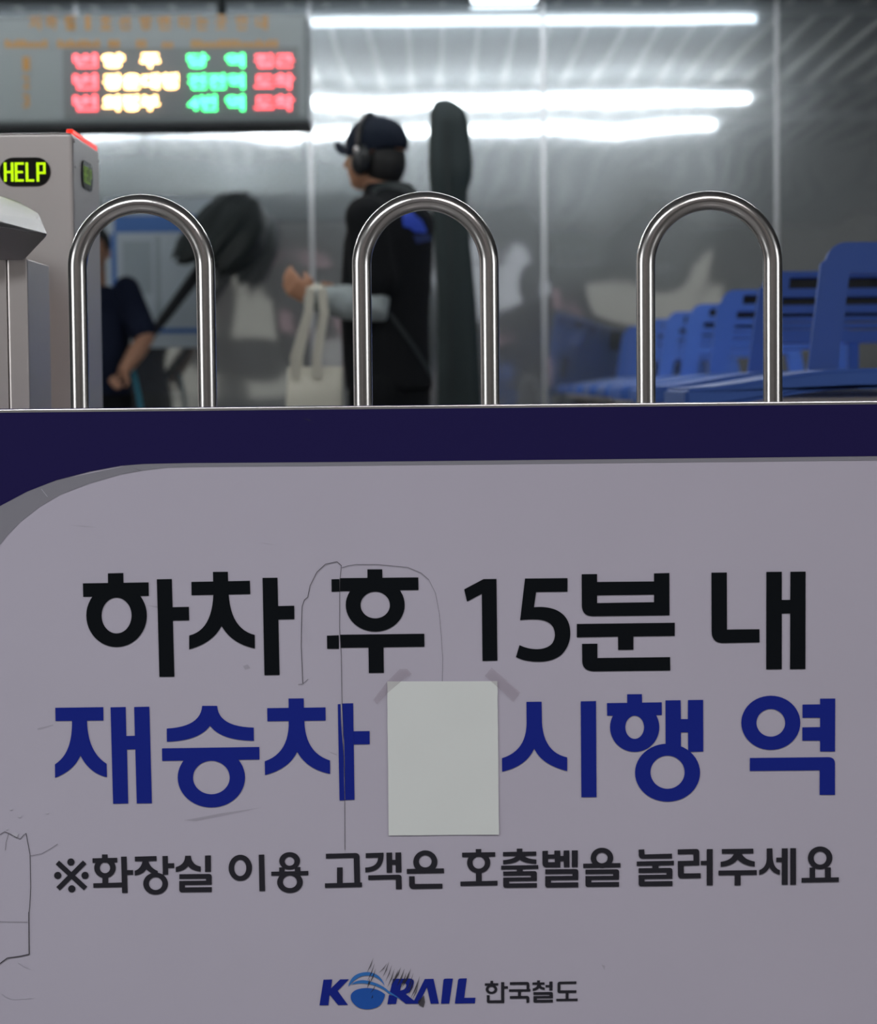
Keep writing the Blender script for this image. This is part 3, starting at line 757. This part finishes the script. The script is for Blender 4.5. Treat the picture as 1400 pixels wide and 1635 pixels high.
# ------------------------------------------------------------------ blue seats
def seat_material_parts(i, Y, xb, label, open_back):
    t = thing('station_seat', label, 'seat', (xb, Y, PLZ), 'blue slatted seats in a row along the right')
    zs = CAM_H + 0.010                        # level of the pan at the backrest foot
    # backrest: plane facing the viewer, left edge leaning, rounded top corner
    Hh = 0.285 if open_back else 0.272
    lean = 0.042; wd = 0.46
    r = 0.045; o = []
    o += [(0, 0), (lean * 0.8, Hh - r)]
    for k in range(1, 9):
        a_ = math.pi - (math.pi/2) * k / 8; o.append((lean + r + 0.002 + r*math.cos(a_), Hh - r + r*math.sin(a_)))
    for k in range(0, 9):
        a_ = math.pi/2 - (math.pi/2) * k / 8; o.append((wd - lean - r + r*math.cos(a_), Hh - r + r*math.sin(a_)))
    o += [(wd, 0)]
    def slot(z0, z1, ml, mr=None):
        mr = ml if mr is None else mr
        l0 = ml + lean * z0 / Hh; l1 = ml + lean * z1 / Hh
        return [(l0, z0), (wd - l0, z0), (wd - l1, z1), (l1, z1)]
    if open_back: holes = [slot(0.012, 0.218, 0.062)]
    else: holes = [slot(0.227, 0.256, 0.075), slot(0.184, 0.205, 0.062), slot(0.154, 0.163, 0.06), slot(0.137, 0.142, 0.06), slot(0.118, 0.123, 0.06), slot(0.010, 0.086, 0.058)]
    rec = math.radians(7)
    M_ = Matrix.Translation((xb, Y, zs)) @ Matrix.Rotation(-rec, 4, 'X') @ Matrix(((1,0,0,0),(0,0,1,0),(0,1,0,0),(0,0,0,1)))
    bm = bmesh.new(); prism(bm, o, holes, M_, 0.022)
    part('backrest', bm, M_BLUE, t)
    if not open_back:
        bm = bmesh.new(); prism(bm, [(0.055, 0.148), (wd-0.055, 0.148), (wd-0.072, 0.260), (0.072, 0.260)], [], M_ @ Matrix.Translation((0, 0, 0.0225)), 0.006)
        part('slot_shade', bm, M_DARK, t, label='black sheet standing in for shade behind the slots')  # black sheet added so the upper slots read as shaded
    if i == 1:
        bm = boxm(0.262, 0.289, -0.012, 0.012, 0.0, 0.09); bmesh.ops.transform(bm, matrix=Matrix.Translation((xb, Y + 0.03, zs)), verts=bm.verts)
        part('back_brace', bm, M_BLUE, t)
    # seat pan: drooping rounded left end
    prof = []
    xl = xb - 0.30
    n = 14; top = []; bot = []
    for k in range(n + 1):
        u = k / n; x = xl + (0.30 + wd + 0.02) * u
        s = min(1, max(0, (x - xl) / 0.33)); s = s * s * (3 - 2 * s)
        z = CAM_H - 0.014 + 0.036 * s
        top.append((x, z)); bot.append((x, z - 0.040))
    prof = top + bot[::-1]
    M2 = Matrix(((1,0,0,0),(0,0,1,Y - 0.36),(0,1,0,0),(0,0,0,1)))
    bm = bmesh.new(); prism(bm, prof, [], M2, 0.42)
    es = [e for e in bm.edges if e.calc_length() > 0.3 and False]
    bmesh.ops.bevel(bm, geom=[e for e in bm.edges if len(e.link_faces) == 2 and e.calc_face_angle(0) > 1.0], offset=0.008, segments=3, affect='EDGES')
    part('seat_pan', bm, M_BLUE, t)
    bm = boxm(xl + 0.05, xb + wd, Y - 0.30, Y - 0.02, CAM_H - 0.075, CAM_H - 0.030, bev=0.006)
    part('support_beam', bm, M_BRUSH, t)
    for xx in (xl + 0.10, xb + wd - 0.08):
        b = bmesh.new(); tube(b, [(xx, Y - 0.16, PLZ), (xx, Y - 0.16, CAM_H - 0.07)], 0.02, 14); part('leg', b, M_PIPE, t, True)
    return t
PLZ = 0.42
rows_s = [(4.80, .787), (5.80, .797), (6.95, .834), (8.20, .880), (9.10, .887), (10.10, .90), (10.75, .90), (11.35, .90)]
labs = ['nearest blue seat with a solid top band and open back', 'second blue slatted seat, directly behind the nearest one', 'third blue slatted seat, framed inside the right steel hoop',
        'fourth blue slatted seat, beside the pink patch on the wall', 'fifth blue slatted seat, framed inside the right steel hoop', 'sixth blue slatted seat, beside the left leg of the right hoop',
        'small blue seat second closest to the steel wall', 'farthest small blue seat against the steel wall']
for i, ((Y, xb), lab) in enumerate(zip(rows_s, labs)):
    seat_material_parts(i, Y, xb, lab, i == 0)
struct('trim_10', boxm(0.35, 2.2, 4.2, 11.6, 0, PLZ, bev=0.01), M_SIDEW)     # the plinth the seats stand on

# ------------------------------------------------------------------ people
class Body:
    def __init__(s, origin, yaw):
        s.o = Vector(origin); s.f = Vector((math.cos(yaw), math.sin(yaw), 0)); s.l = Vector((-math.sin(yaw), math.cos(yaw), 0)); s.u = Vector((0, 0, 1))
        s.R = Matrix((s.f, s.l, s.u)).transposed()
    def __call__(s, a, b, c): return s.o + s.f * a + s.l * b + s.u * c
def hand(bm, wrist, dirv, palmn, side, size=1.0, curl=0.9):
    """palm plus four unequal curled fingers and a thumb"""
    d = dirv.normalized(); n = palmn.normalized(); s = d.cross(n).normalized() * side
    L = 0.085 * size
    loft(bm, [(wrist - d*0.01, s, 0.025*size, n, 0.019*size), (wrist + d*0.03*size, s, 0.034*size, n, 0.017*size), (wrist + d*L, s, 0.042*size, n, 0.014*size)], 16)
    for k, (off, ln, r) in enumerate(((0.031, 0.070, 0.0090), (0.010, 0.078, 0.0093), (-0.011, 0.072, 0.0088), (-0.031, 0.058, 0.0078))):
        p0 = wrist + d*(L - 0.012) + s*off*size
        dd = d.copy(); pts = [p0]
        for j in range(3):
            ang = curl * (0.55 + 0.35*j)
            dd = (d*math.cos(ang) + n*math.sin(ang)).normalized()
            pts.append(pts[-1] + dd * ln*size*(0.44, 0.32, 0.24)[j])
        capsule(bm, pts, [r*size, r*size*0.97, r*size*0.9, r*size*0.78], 10)
    t0 = wrist + d*0.022*size + s*0.024*size
    capsule(bm, [t0, t0 + (s*0.75 + d*0.6 + n*0.25).normalized()*0.035*size, t0 + (s*0.75 + d*0.6 + n*0.25).normalized()*0.035*size + (d*0.9 + n*0.5).normalized()*0.030*size], [0.013*size, 0.0105*size, 0.0085*size], 10)

def head(bm, B, c, k=1.0):
    """c: head centre; faces along B.f"""
    P_ = lambda a, b_, z: c + (B.f*a + B.l*b_ + B.u*z) * k
    ellipsoid(bm, P_(-0.012, 0, 0.025), 0.096*k, 0.078*k, 0.098*k, B.R)
    ellipsoid(bm, P_(0.022, 0, -0.035), 0.072*k, 0.061*k, 0.075*k, B.R)
    ellipsoid(bm, P_(0.050, 0, -0.080), 0.036*k, 0.036*k, 0.028*k, B.R)       # chin
    capsule(bm, [P_(0.086, 0, 0.015), P_(0.103, 0, -0.022)], [0.008*k, 0.013*k], 10)   # nose
    ellipsoid(bm, P_(0.082, 0, -0.050), 0.014*k, 0.024*k, 0.007*k, B.R)       # lips
    ellipsoid(bm, P_(0.080, 0, -0.061), 0.013*k, 0.020*k, 0.006*k, B.R)
    ellipsoid(bm, P_(0.078, 0, 0.030), 0.014*k, 0.052*k, 0.010*k, B.R)        # brow
    for s_ in (-1, 1): ellipsoid(bm, P_(-0.005, s_*0.077, -0.008), 0.018*k, 0.009*k, 0.031*k, B.R)   # ears
def torso_rings(B, rows): return [(B(a, 0, z), B.l, w, B.f, d) for a, z, w, d in rows]

# ---- man with cap and headphones
DY = 7.75
g0 = W(622, 620, DY)
B = Body((g0.x, DY, 0), math.radians(180 - 24))
man = thing('person', 'person in navy cap and headphones walking left, black shirt, grey arm sleeves', 'person', B.o)
bm = bmesh.new()
hc = B(0.050, 0, 1.655)
head(bm, B, hc, 1.02)
capsule(bm, [B(-0.005, 0, 1.44), B(0.03, 0, 1.60)], [0.068, 0.060], 18)
loft(bm, torso_rings(B, [(0.0, 0.90, 0.15, 0.10), (0.01, 1.05, 0.14, 0.10), (0.0, 1.25, 0.16, 0.11), (-0.01, 1.38, 0.17, 0.10), (-0.01, 1.47, 0.08, 0.06)]))
for s_ in (1, -1):
    capsule(bm, [B(-0.01, 0.17*s_, 1.40), B(0.0, 0.10*s_, 1.40)], [0.05, 0.05])
    capsule(bm, [B(0.0, 0.09*s_, 0.92), B(0.03 if s_ > 0 else 0.0, 0.10*s_, 0.50), B(-0.02 if s_ > 0 else -0.06, 0.10*s_, 0.10)], [0.085, 0.058, 0.040])
# left arm (near), forearm raised forward
el = W(603, 487, DY - 0.16); sh = B(-0.01, 0.185, 1.435); wr = W(500, 478, DY - 0.20)
capsule(bm, [sh, el, wr], [0.052, 0.042, 0.028])
hd = (W(462, 452, DY - 0.20) - wr)
hand(bm, wr, hd, Vector((0.1, 0.75, 0.35)), -1, 1.0, 0.95)
# right arm (far), forearm forward too
sh2 = B(-0.01, -0.185, 1.435); el2 = B(0.02, -0.21, 1.13); wr2 = B(0.25, -0.13, 1.17)
capsule(bm, [sh2, el2, wr2], [0.052, 0.042, 0.028])
hand(bm, wr2, (B.f + B.u*0.3 + B.l*0.4), B.l, 1, 1.0, 0.9)
part('body', fuse(bm, 0.0065, 3), M_SKIN, man, True)
# t-shirt
bm = bmesh.new()
loft(bm, torso_rings(B, [(0.0, 0.86, 0.180, 0.135), (0.01, 0.95, 0.178, 0.135), (0.015, 1.10, 0.178, 0.138), (0.01, 1.22, 0.185, 0.138), (0.0, 1.36, 0.195, 0.132), (-0.012, 1.44, 0.188, 0.120), (-0.015, 1.50, 0.135, 0.098), (-0.008, 1.545, 0.088, 0.084), (-0.002, 1.565, 0.074, 0.074)]), 28)
mid = sh.lerp(el, 0.72); ellipsoid(bm, sh, 0.076, 0.076, 0.076); capsule(bm, [sh, sh.lerp(el, .5), mid], [0.074, 0.077, 0.080])
mid2 = sh2.lerp(el2, 0.75); ellipsoid(bm, sh2, 0.076, 0.076, 0.076); capsule(bm, [sh2, sh2.lerp(el2, .5), mid2], [0.074, 0.075, 0.075])
part('t_shirt', fuse(bm, 0.010, 4), M_BLACKC, man, True, 'loose black short-sleeved t-shirt')
bm = bmesh.new(); capsule(bm, [sh.lerp(el, .80), el, el.lerp(wr, .5), el.lerp(wr, .97)], [0.056, 0.064, 0.060, 0.042], 20)
part('arm_sleeve', fuse(bm, 0.008, 4), M_SLEEVE, man, True, 'light grey arm sleeve on the near arm')
bm = bmesh.new(); capsule(bm, [sh2.lerp(el2, .78), el2, el2.lerp(wr2, .5), el2.lerp(wr2, .97)], [0.048, 0.052, 0.046, 0.034], 20)
part('arm_sleeve', fuse(bm, 0.008, 4), M_SLEEVE, man, True)
bm = bmesh.new()
loft(bm, torso_rings(B, [(0.0, 0.78, 0.165, 0.125), (0.0, 0.90, 0.168, 0.125), (0.0, 1.00, 0.165, 0.122)]))
for s_ in (1, -1):
    capsule(bm, [B(0.0, 0.09*s_, 0.86), B(0.03 if s_ > 0 else 0.0, 0.10*s_, 0.50), B(-0.02 if s_ > 0 else -0.06, 0.10*s_, 0.10)], [0.105, 0.085, 0.072], 18)
part('trousers', fuse(bm, 0.012, 3), M_BLACKC, man, True, 'black trousers')
for s_ in (1, -1):
    bm = bmesh.new(); a0 = -0.05 if s_ > 0 else -0.09
    loft(bm, [(B(a0 - 0.03, 0.10*s_, 0.05), B.l, 0.035, B.u, 0.048), (B(a0 + 0.06, 0.10*s_, 0.05), B.l, 0.045, B.u, 0.048), (B(a0 + 0.17, 0.10*s_, 0.035), B.l, 0.046, B.u, 0.034), (B(a0 + 0.22, 0.10*s_, 0.028), B.l, 0.03, B.u, 0.024)], 20)
    part('shoe', bm, M_BLACKC, man, True)
# cap, hair, headphones
bm = bmesh.new()
cc = hc + B.u*0.045 - B.f*0.012
ellipsoid(bm, cc, 0.113, 0.094, 0.096, B.R)
bmesh.ops.bisect_plane(bm, geom=bm.verts[:] + bm.edges[:] + bm.faces[:], plane_co=cc - B.u*0.030, plane_no=(B.u + B.f*0.10), clear_inner=True)
bmesh.ops.holes_fill(bm, edges=[e for e in bm.edges if e.is_boundary])
cap = part('cap', bm, M_CAP, man, True, 'dark navy baseball cap')
bm = bmesh.new()
bo = []
for k in range(13):
    a_ = math.pi * (k/12) - math.pi/2; bo.append((0.072 + 0.082*math.cos(a_)**0.8 if math.cos(a_) > 0 else 0.072, 0.075*math.sin(a_)))
grid = []
for q_ in (0, 1):
    grid.append([bm.verts.new(cc + B.f*x + B.l*y + B.u*(0.010 + 0.10*(x - 0.072) - 8*y*y - q_*0.010)) for x, y in [(0.05, -0.07)] + bo + [(0.05, 0.07)]])
bm.faces.new(grid[0]); bm.faces.new(grid[1][::-1]); n = len(grid[0])
for k in range(n): bm.faces.new((grid[0][k], grid[1][k], grid[1][(k+1)%n], grid[0][(k+1)%n]))
bmesh.ops.recalc_face_normals(bm, faces=bm.faces)
part('brim', bm, M_CAP, cap)
bm = bmesh.new()
ellipsoid(bm, hc + B.f*(-0.040) + B.u*(-0.018), 0.074, 0.081, 0.098, B.R)
part('hair', bm, M_HAIR, man, True, 'short black hair below the cap')
bm = bmesh.new(); pts = []
for k in range(25):
    a_ = math.pi * k / 24; pts.append(hc + B.f*0.010 + B.l*0.104*math.cos(a_) + B.u*(0.02 + 0.128*math.sin(a_)))
tube(bm, pts, 0.0085, 10)
hph = part('headphones', bm, M_CUP, man, True, 'black over-ear headphones')
for s_ in (1, -1):
    bm = bmesh.new(); ellipsoid(bm, hc + B.f*0.004 + B.l*0.092*s_ + B.u*(-0.018), 0.036, 0.026, 0.052, B.R @ Matrix.Rotation(math.radians(-10), 3, 'Y'))
    part('ear_cup', bm, M_CUP, hph, True)
    bm = bmesh.new(); ellipsoid(bm, hc + B.f*0.012 + B.l*0.113*s_ + B.u*(0.016), 0.009, 0.006, 0.012, B.R); part('metal_hinge', bm, M_RAIL, hph, True)
from mathutils.bvhtree import BVHTree
shirt = [o for o in man.children if o.name.startswith('t_shirt')][0]
bvh = BVHTree.FromPolygons([v.co.copy() for v in shirt.data.vertices], [tuple(p.vertices) for p in shirt.data.polygons])
def on_shirt(px, py, off=0.004):
    d = ray(px, py).normalized(); h = bvh.ray_cast(Vector((0, 0, CAM_H)), d)
    return h[0] + h[1] * off if h[0] else None
def inside(x, y, poly):
    c = False
    for (x0, y0), (x1, y1) in zip(poly, poly[1:] + poly[:1]):
        if (y0 > y) != (y1 > y) and x < (x1-x0)*(y-y0)/(y1-y0)+x0: c = not c
    return c
def project_patch(outline, m, nm, lab):
    """printed patch laid on the shirt's surface"""
    bm = bmesh.new(); xs = [p[0] for p in outline]; ys = [p[1] for p in outline]; st = 1.0; V = {}
    def vert(i, j):
        if (i, j) not in V:
            p = on_shirt(min(xs) + i*st, min(ys) + j*st, 0.003); V[(i, j)] = bm.verts.new(p) if p else None
        return V[(i, j)]
    for i in range(int((max(xs)-min(xs))/st)):
        for j in range(int((max(ys)-min(ys))/st)):
            if inside(min(xs)+(i+.5)*st, min(ys)+(j+.5)*st, outline):
                q_ = [vert(i, j), vert(i+1, j), vert(i+1, j+1), vert(i, j+1)]
                if all(q_): bm.faces.new(q_)
    return part(nm, bm, m, man, False, lab)
project_patch([(641,341),(655,338),(664,346),(672,352),(680,368),(678,372),(662,371),(652,364),(643,362)], M_SHIRTLOGO, 'shirt_emblem', 'bright blue emblem on the shirt')
project_patch([(658,376),(684,374),(688,384),(664,389)], mat('dull_blue_print', (0.02, 0.035, 0.13), 0.8), 'shirt_lettering', 'dull blue lettering strip below the emblem')
project_patch([(592,306),(600,296),(620,291),(645,295),(666,306),(684,322),(680,328),(660,315),(640,305),(618,301),(604,305),(598,313)], M_STRAP, 'shoulder_strap', 'grey-green bag strap over the shoulder')
project_patch([(618,500),(624,498),(660,548),(692,600),(687,604),(655,553)], M_STRAP, 'shoulder_strap', 'thin diagonal strap across the back')

# ---- tote bag on his forearm
tp = el.lerp(wr, 0.93)
tb0 = W(456, 586, tp.y); tb1 = W(548, 690, tp.y)
tote = thing('tote_bag', 'natural canvas tote bag hanging from the forearm of the person in the cap', 'bag', ((tb0.x + tb1.x)/2, tp.y, tb1.z))
bm = bmesh.new(); xm = (tb0.x + tb1.x)/2; hw = (tb1.x - tb0.x)/2
loft(bm, [((xm, tp.y, tb1.z), (1,0,0), hw*1.02, (0,1,0), 0.035), ((xm, tp.y, tb1.z + 0.05), (1,0,0), hw*1.02, (0,1,0), 0.045), ((xm, tp.y, (tb0.z+tb1.z)/2), (1,0,0), hw, (0,1,0), 0.040), ((xm + 0.004, tp.y, tb0.z), (1,0,0), hw*0.95, (0,1,0), 0.014)], 32, 3.5)
part('bag_body', bm, M_TOTE, tote, True)
def ribbon(pts, w, th, wax=Vector((1, 0, 0))):
    bm = bmesh.new(); rings = []
    for i, p in enumerate(pts):
        p = Vector(p); t_ = (Vector(pts[min(i+1, len(pts)-1)]) - Vector(pts[max(i-1, 0)])).normalized()
        a_ = (wax - t_ * wax.dot(t_)).normalized(); n_ = t_.cross(a_)
        rings.append([bm.verts.new(p + a_*sx*w/2 + n_*sy*th/2) for sx, sy in ((-1,-1),(1,-1),(1,1),(-1,1))])
    for r0, r1 in zip(rings, rings[1:]):
        for k in range(4): bm.faces.new((r0[k], r0[(k+1)%4], r1[(k+1)%4], r1[k]))
    bm.faces.new(rings[0][::-1]); bm.faces.new(rings[-1])
    bmesh.ops.recalc_face_normals(bm, faces=bm.faces)
    return bm
for yo, wpx, w in ((-0.062, 0, 0.034), (0.062, 0, 0.018)):
    L_ = W(472 if yo < 0 else 478, 590, tp.y); R_ = W(507 if yo < 0 else 503, 590, tp.y)
    ap = tp + Vector((0.0, 0, 0.054))
    s_ = 1 if yo < 0 else -1
    pts = [Vector((L_.x, tp.y + yo*0.5, L_.z - 0.03)), Vector((L_.x, tp.y + yo*0.7, L_.z + 0.04)), Vector((ap.x - 0.028, tp.y + yo, ap.z - 0.10)), Vector((ap.x - 0.02, tp.y + yo, ap.z - 0.02)), Vector((ap.x, tp.y + yo*0.6, ap.z)),
           Vector((ap.x + 0.018, tp.y + yo, ap.z - 0.02)), Vector((ap.x + 0.024, tp.y + yo, ap.z - 0.10)), Vector((R_.x, tp.y + yo*0.7, R_.z + 0.04)), Vector((R_.x, tp.y + yo*0.5, R_.z - 0.03))]
    part('handle', ribbon(pts, w * 0.9, 0.004), M_TOTE, tote)

# ---- tall covered case behind him
CY = 8.35
case = thing('tall_fabric_case', 'tall dark grey-green fabric case standing behind the capped person', 'case', (W(730, 600, CY).x, CY, 0))
bm = bmesh.new(); rg = []
for y, x0, x1 in ((1075, 690, 772), (1000, 692, 774), (640, 697, 768), (560, 697, 764), (480, 696, 760), (400, 694, 752), (330, 690, 746), (305, 687, 747), (285, 684, 754), (262, 683, 755), (230, 683, 751), (200, 684, 748), (180, 685, 743), (170, 688, 736), (162, 692, 724), (159, 700, 716)):
    p = W(x0, y, CY); q_ = W(x1, y, CY)
    z = max(0.0, (p.z + q_.z)/2)
    rg.append((Vector(((p.x+q_.x)/2, CY, z)), Vector((1,0,0)), (q_.x-p.x)/2, Vector((0,1,0)), (q_.x-p.x)/2*0.75))
loft(bm, rg, 28, 2.8)
for v in bm.verts:
    v.co.x += 0.007 * noise.noise(v.co * 4); v.co.y += 0.012 * noise.noise(v.co * 7)
body_c = part('case_body', bm, M_CASE, case, True)
p0 = W(712, 168, CY - 0.07); p1 = W(722, 640, CY - 0.07)
part('side_seam', ribbon([Vector((p0.x, CY - 0.066, p0.z - 0.05)), Vector((p0.x + .01, CY - 0.075, (p0.z + p1.z)/2)), Vector((p1.x, CY - 0.08, p1.z))], 0.012, 0.006), M_STRAP, case)

# ---- second person, half hidden by the help post
DY2 = 11.1
g1 = W(152, 600, DY2)
B2 = Body((g1.x, DY2, 0), math.radians(-90 + 12))
per2 = thing('person', 'person in navy t-shirt half hidden by the HELP post, holding an umbrella', 'person', B2.o)
bm = bmesh.new(); hc2 = B2(0.02, 0, 1.54)
head(bm, B2, hc2, 0.98)
capsule(bm, [B2(-0.01, 0, 1.34), B2(0.01, 0, 1.46)], [0.062, 0.056], 16)
loft(bm, torso_rings(B2, [(0, 0.84, 0.14, 0.10), (0, 1.0, 0.13, 0.09), (0, 1.2, 0.15, 0.10), (0, 1.31, 0.16, 0.09), (0, 1.37, 0.08, 0.06)]))
for s_ in (1, -1): capsule(bm, [B2(0, 0.085*s_, 0.85), B2(0.01, 0.095*s_, 0.47), B2(-0.02, 0.10*s_, 0.09)], [0.08, 0.055, 0.04])
s1 = W(202, 462, DY2 - 0.02); e1 = W(232, 541, DY2 - 0.14); w1_ = W(199, 590, DY2 - 0.24)
capsule(bm, [s1, e1, e1.lerp(w1_, .4), w1_], [0.052, 0.048, 0.046, 0.032])
hand(bm, w1_, W(178, 618, DY2 - 0.25) - w1_, Vector((0.5, 0.2, 0.6)), 1, 0.95, 1.05)
s2 = B2(0, -0.17, 1.29); e2 = B2(0.0, -0.20, 1.02); w2_ = B2(0.05, -0.17, 0.80)
capsule(bm, [s2, e2, w2_], [0.048, 0.04, 0.028]); hand(bm, w2_, B2.f*0.2 - B2.u, B2.l, -1, 0.95, 0.6)
part('body', fuse(bm, 0.0075, 3), M_SKIN2, per2, True)
bm = bmesh.new()
loft(bm, torso_rings(B2, [(0, 0.84, 0.175, 0.125), (0, 1.0, 0.170, 0.122), (0, 1.2, 0.178, 0.122), (0, 1.29, 0.180, 0.112), (-0.005, 1.345, 0.14, 0.09), (-0.005, 1.375, 0.075, 0.066)]), 28)
ellipsoid(bm, s1, 0.066, 0.066, 0.066); ellipsoid(bm, s2, 0.066, 0.066, 0.066); capsule(bm, [s1, s1.lerp(e1, .82)], [0.066, 0.072]); capsule(bm, [s2, s2.lerp(e2, .75)], [0.064, 0.068])
part('t_shirt', fuse(bm, 0.010, 4), M_NAVY, per2, True, 'navy short-sleeved t-shirt')
bm = bmesh.new(); loft(bm, torso_rings(B2, [(0, 0.74, 0.16, 0.115), (0, 0.86, 0.162, 0.115), (0, 0.96, 0.155, 0.11)]))
for s_ in (1, -1): capsule(bm, [B2(0, 0.085*s_, 0.82), B2(0.01, 0.095*s_, 0.47), B2(-0.02, 0.10*s_, 0.09)], [0.10, 0.08, 0.07], 18)
part('trousers', fuse(bm, 0.012, 3), M_BLACKC, per2, True, 'black trousers')
for s_ in (1, -1):
    bm = bmesh.new()
    loft(bm, [(B2(-0.07, 0.10*s_, 0.045), B2.l, 0.033, B2.u, 0.044), (B2(0.02, 0.10*s_, 0.045), B2.l, 0.043, B2.u, 0.044), (B2(0.12, 0.10*s_, 0.032), B2.l, 0.043, B2.u, 0.031), (B2(0.17, 0.10*s_, 0.026), B2.l, 0.03, B2.u, 0.022)], 18)
    part('shoe', bm, M_BLACKC, per2, True)
bm = bmesh.new(); ellipsoid(bm, hc2 + B2.u*0.040 - B2.f*0.022, 0.098, 0.088, 0.095, B2.R); part('hair', bm, M_HAIR, per2, True, 'short black hair')
pa = W(212, 588, DY2 - 0.16); pb = W(222, 634, DY2 - 0.15)
part('waist_strap', ribbon([pa, pa.lerp(pb, .5), pb, pb + Vector((0.01, 0.02, -0.1))], 0.022, 0.005), M_TEAL, per2, label='teal strap hanging at the hip')

# ---- black umbrella held by that person
U0 = W(184, 612, DY2 - 0.18); U1 = W(404, 318, DY2 + 0.45)
ax = (U1 - U0).normalized(); Lu = (U1 - U0).length
umb = thing('umbrella', 'half-open black umbrella held up at an angle before the wall poster', 'umbrella', U0)
bm = bmesh.new(); tube(bm, [U0 + ax*0.06, U0 + ax*0.28, U0 + ax*0.45, U0 + ax*(Lu - 0.5), U0 + ax*(Lu - 0.2), U0 + ax*(Lu - 0.01)], [0.008, 0.019, 0.026, 0.034, 0.02, 0.008], 16); part('shaft', bm, M_CUP, umb, True)
bm = bmesh.new(); capsule(bm, [U0, U0 + ax*0.12, U0 + ax*0.26], [0.017, 0.018, 0.014], 14); part('handle', bm, M_CUP, umb, True)
side = Vector((0, -1, 0)); e_a = (side - ax*side.dot(ax)).normalized(); e_b = ax.cross(e_a)
bm = bmesh.new(); NR = 64; prof = [(0.0, 0.004), (0.02, 0.035), (0.05, 0.10), (0.11, 0.155), (0.20, 0.195), (0.30, 0.205), (0.40, 0.20), (0.50, 0.16)]
rings = []
for j, (d_, r_) in enumerate(prof):
    row = []
    for k in range(NR):
        th = 2*math.pi*k/NR; rib = abs(math.cos(th*4)); u_ = j/(len(prof)-1)
        rr = r_ * (1 - 0.20*u_*(1 - rib)) * (1 + 0.12*u_*math.sin(th*2 + 0.6))
        dd = d_ * (1 + 0.16*u_*math.sin(th + 2.2)) - 0.05*u_*(1-rib)
        rr += (0.035 * u_ * noise.noise(Vector((math.cos(th)*3, math.sin(th)*3, u_*4))) - 0.012 * u_ * (1 - abs(math.sin(th*4 + 0.4))))
        row.append(bm.verts.new(U1 - ax*dd + (e_a*math.cos(th) + e_b*math.sin(th)) * rr))
    rings.append(row)
for r0, r1 in zip(rings, rings[1:]):
    for k in range(NR): bm.faces.new((r0[k], r0[(k+1)%NR], r1[(k+1)%NR], r1[k]))
bm.faces.new(rings[0])
canopy = part('canopy', bm, M_UMB, umb, True)
for k in range(8):
    th = k*math.pi/4; bm = bmesh.new(); v_ = (e_a*math.cos(th) + e_b*math.sin(th))
    tube(bm, [U1 - ax*0.03 + v_*0.03, U1 - ax*0.14 + v_*0.14, U1 - ax*0.34 + v_*0.17], 0.0025, 6); part('rib', bm, M_CUP, canopy, True)
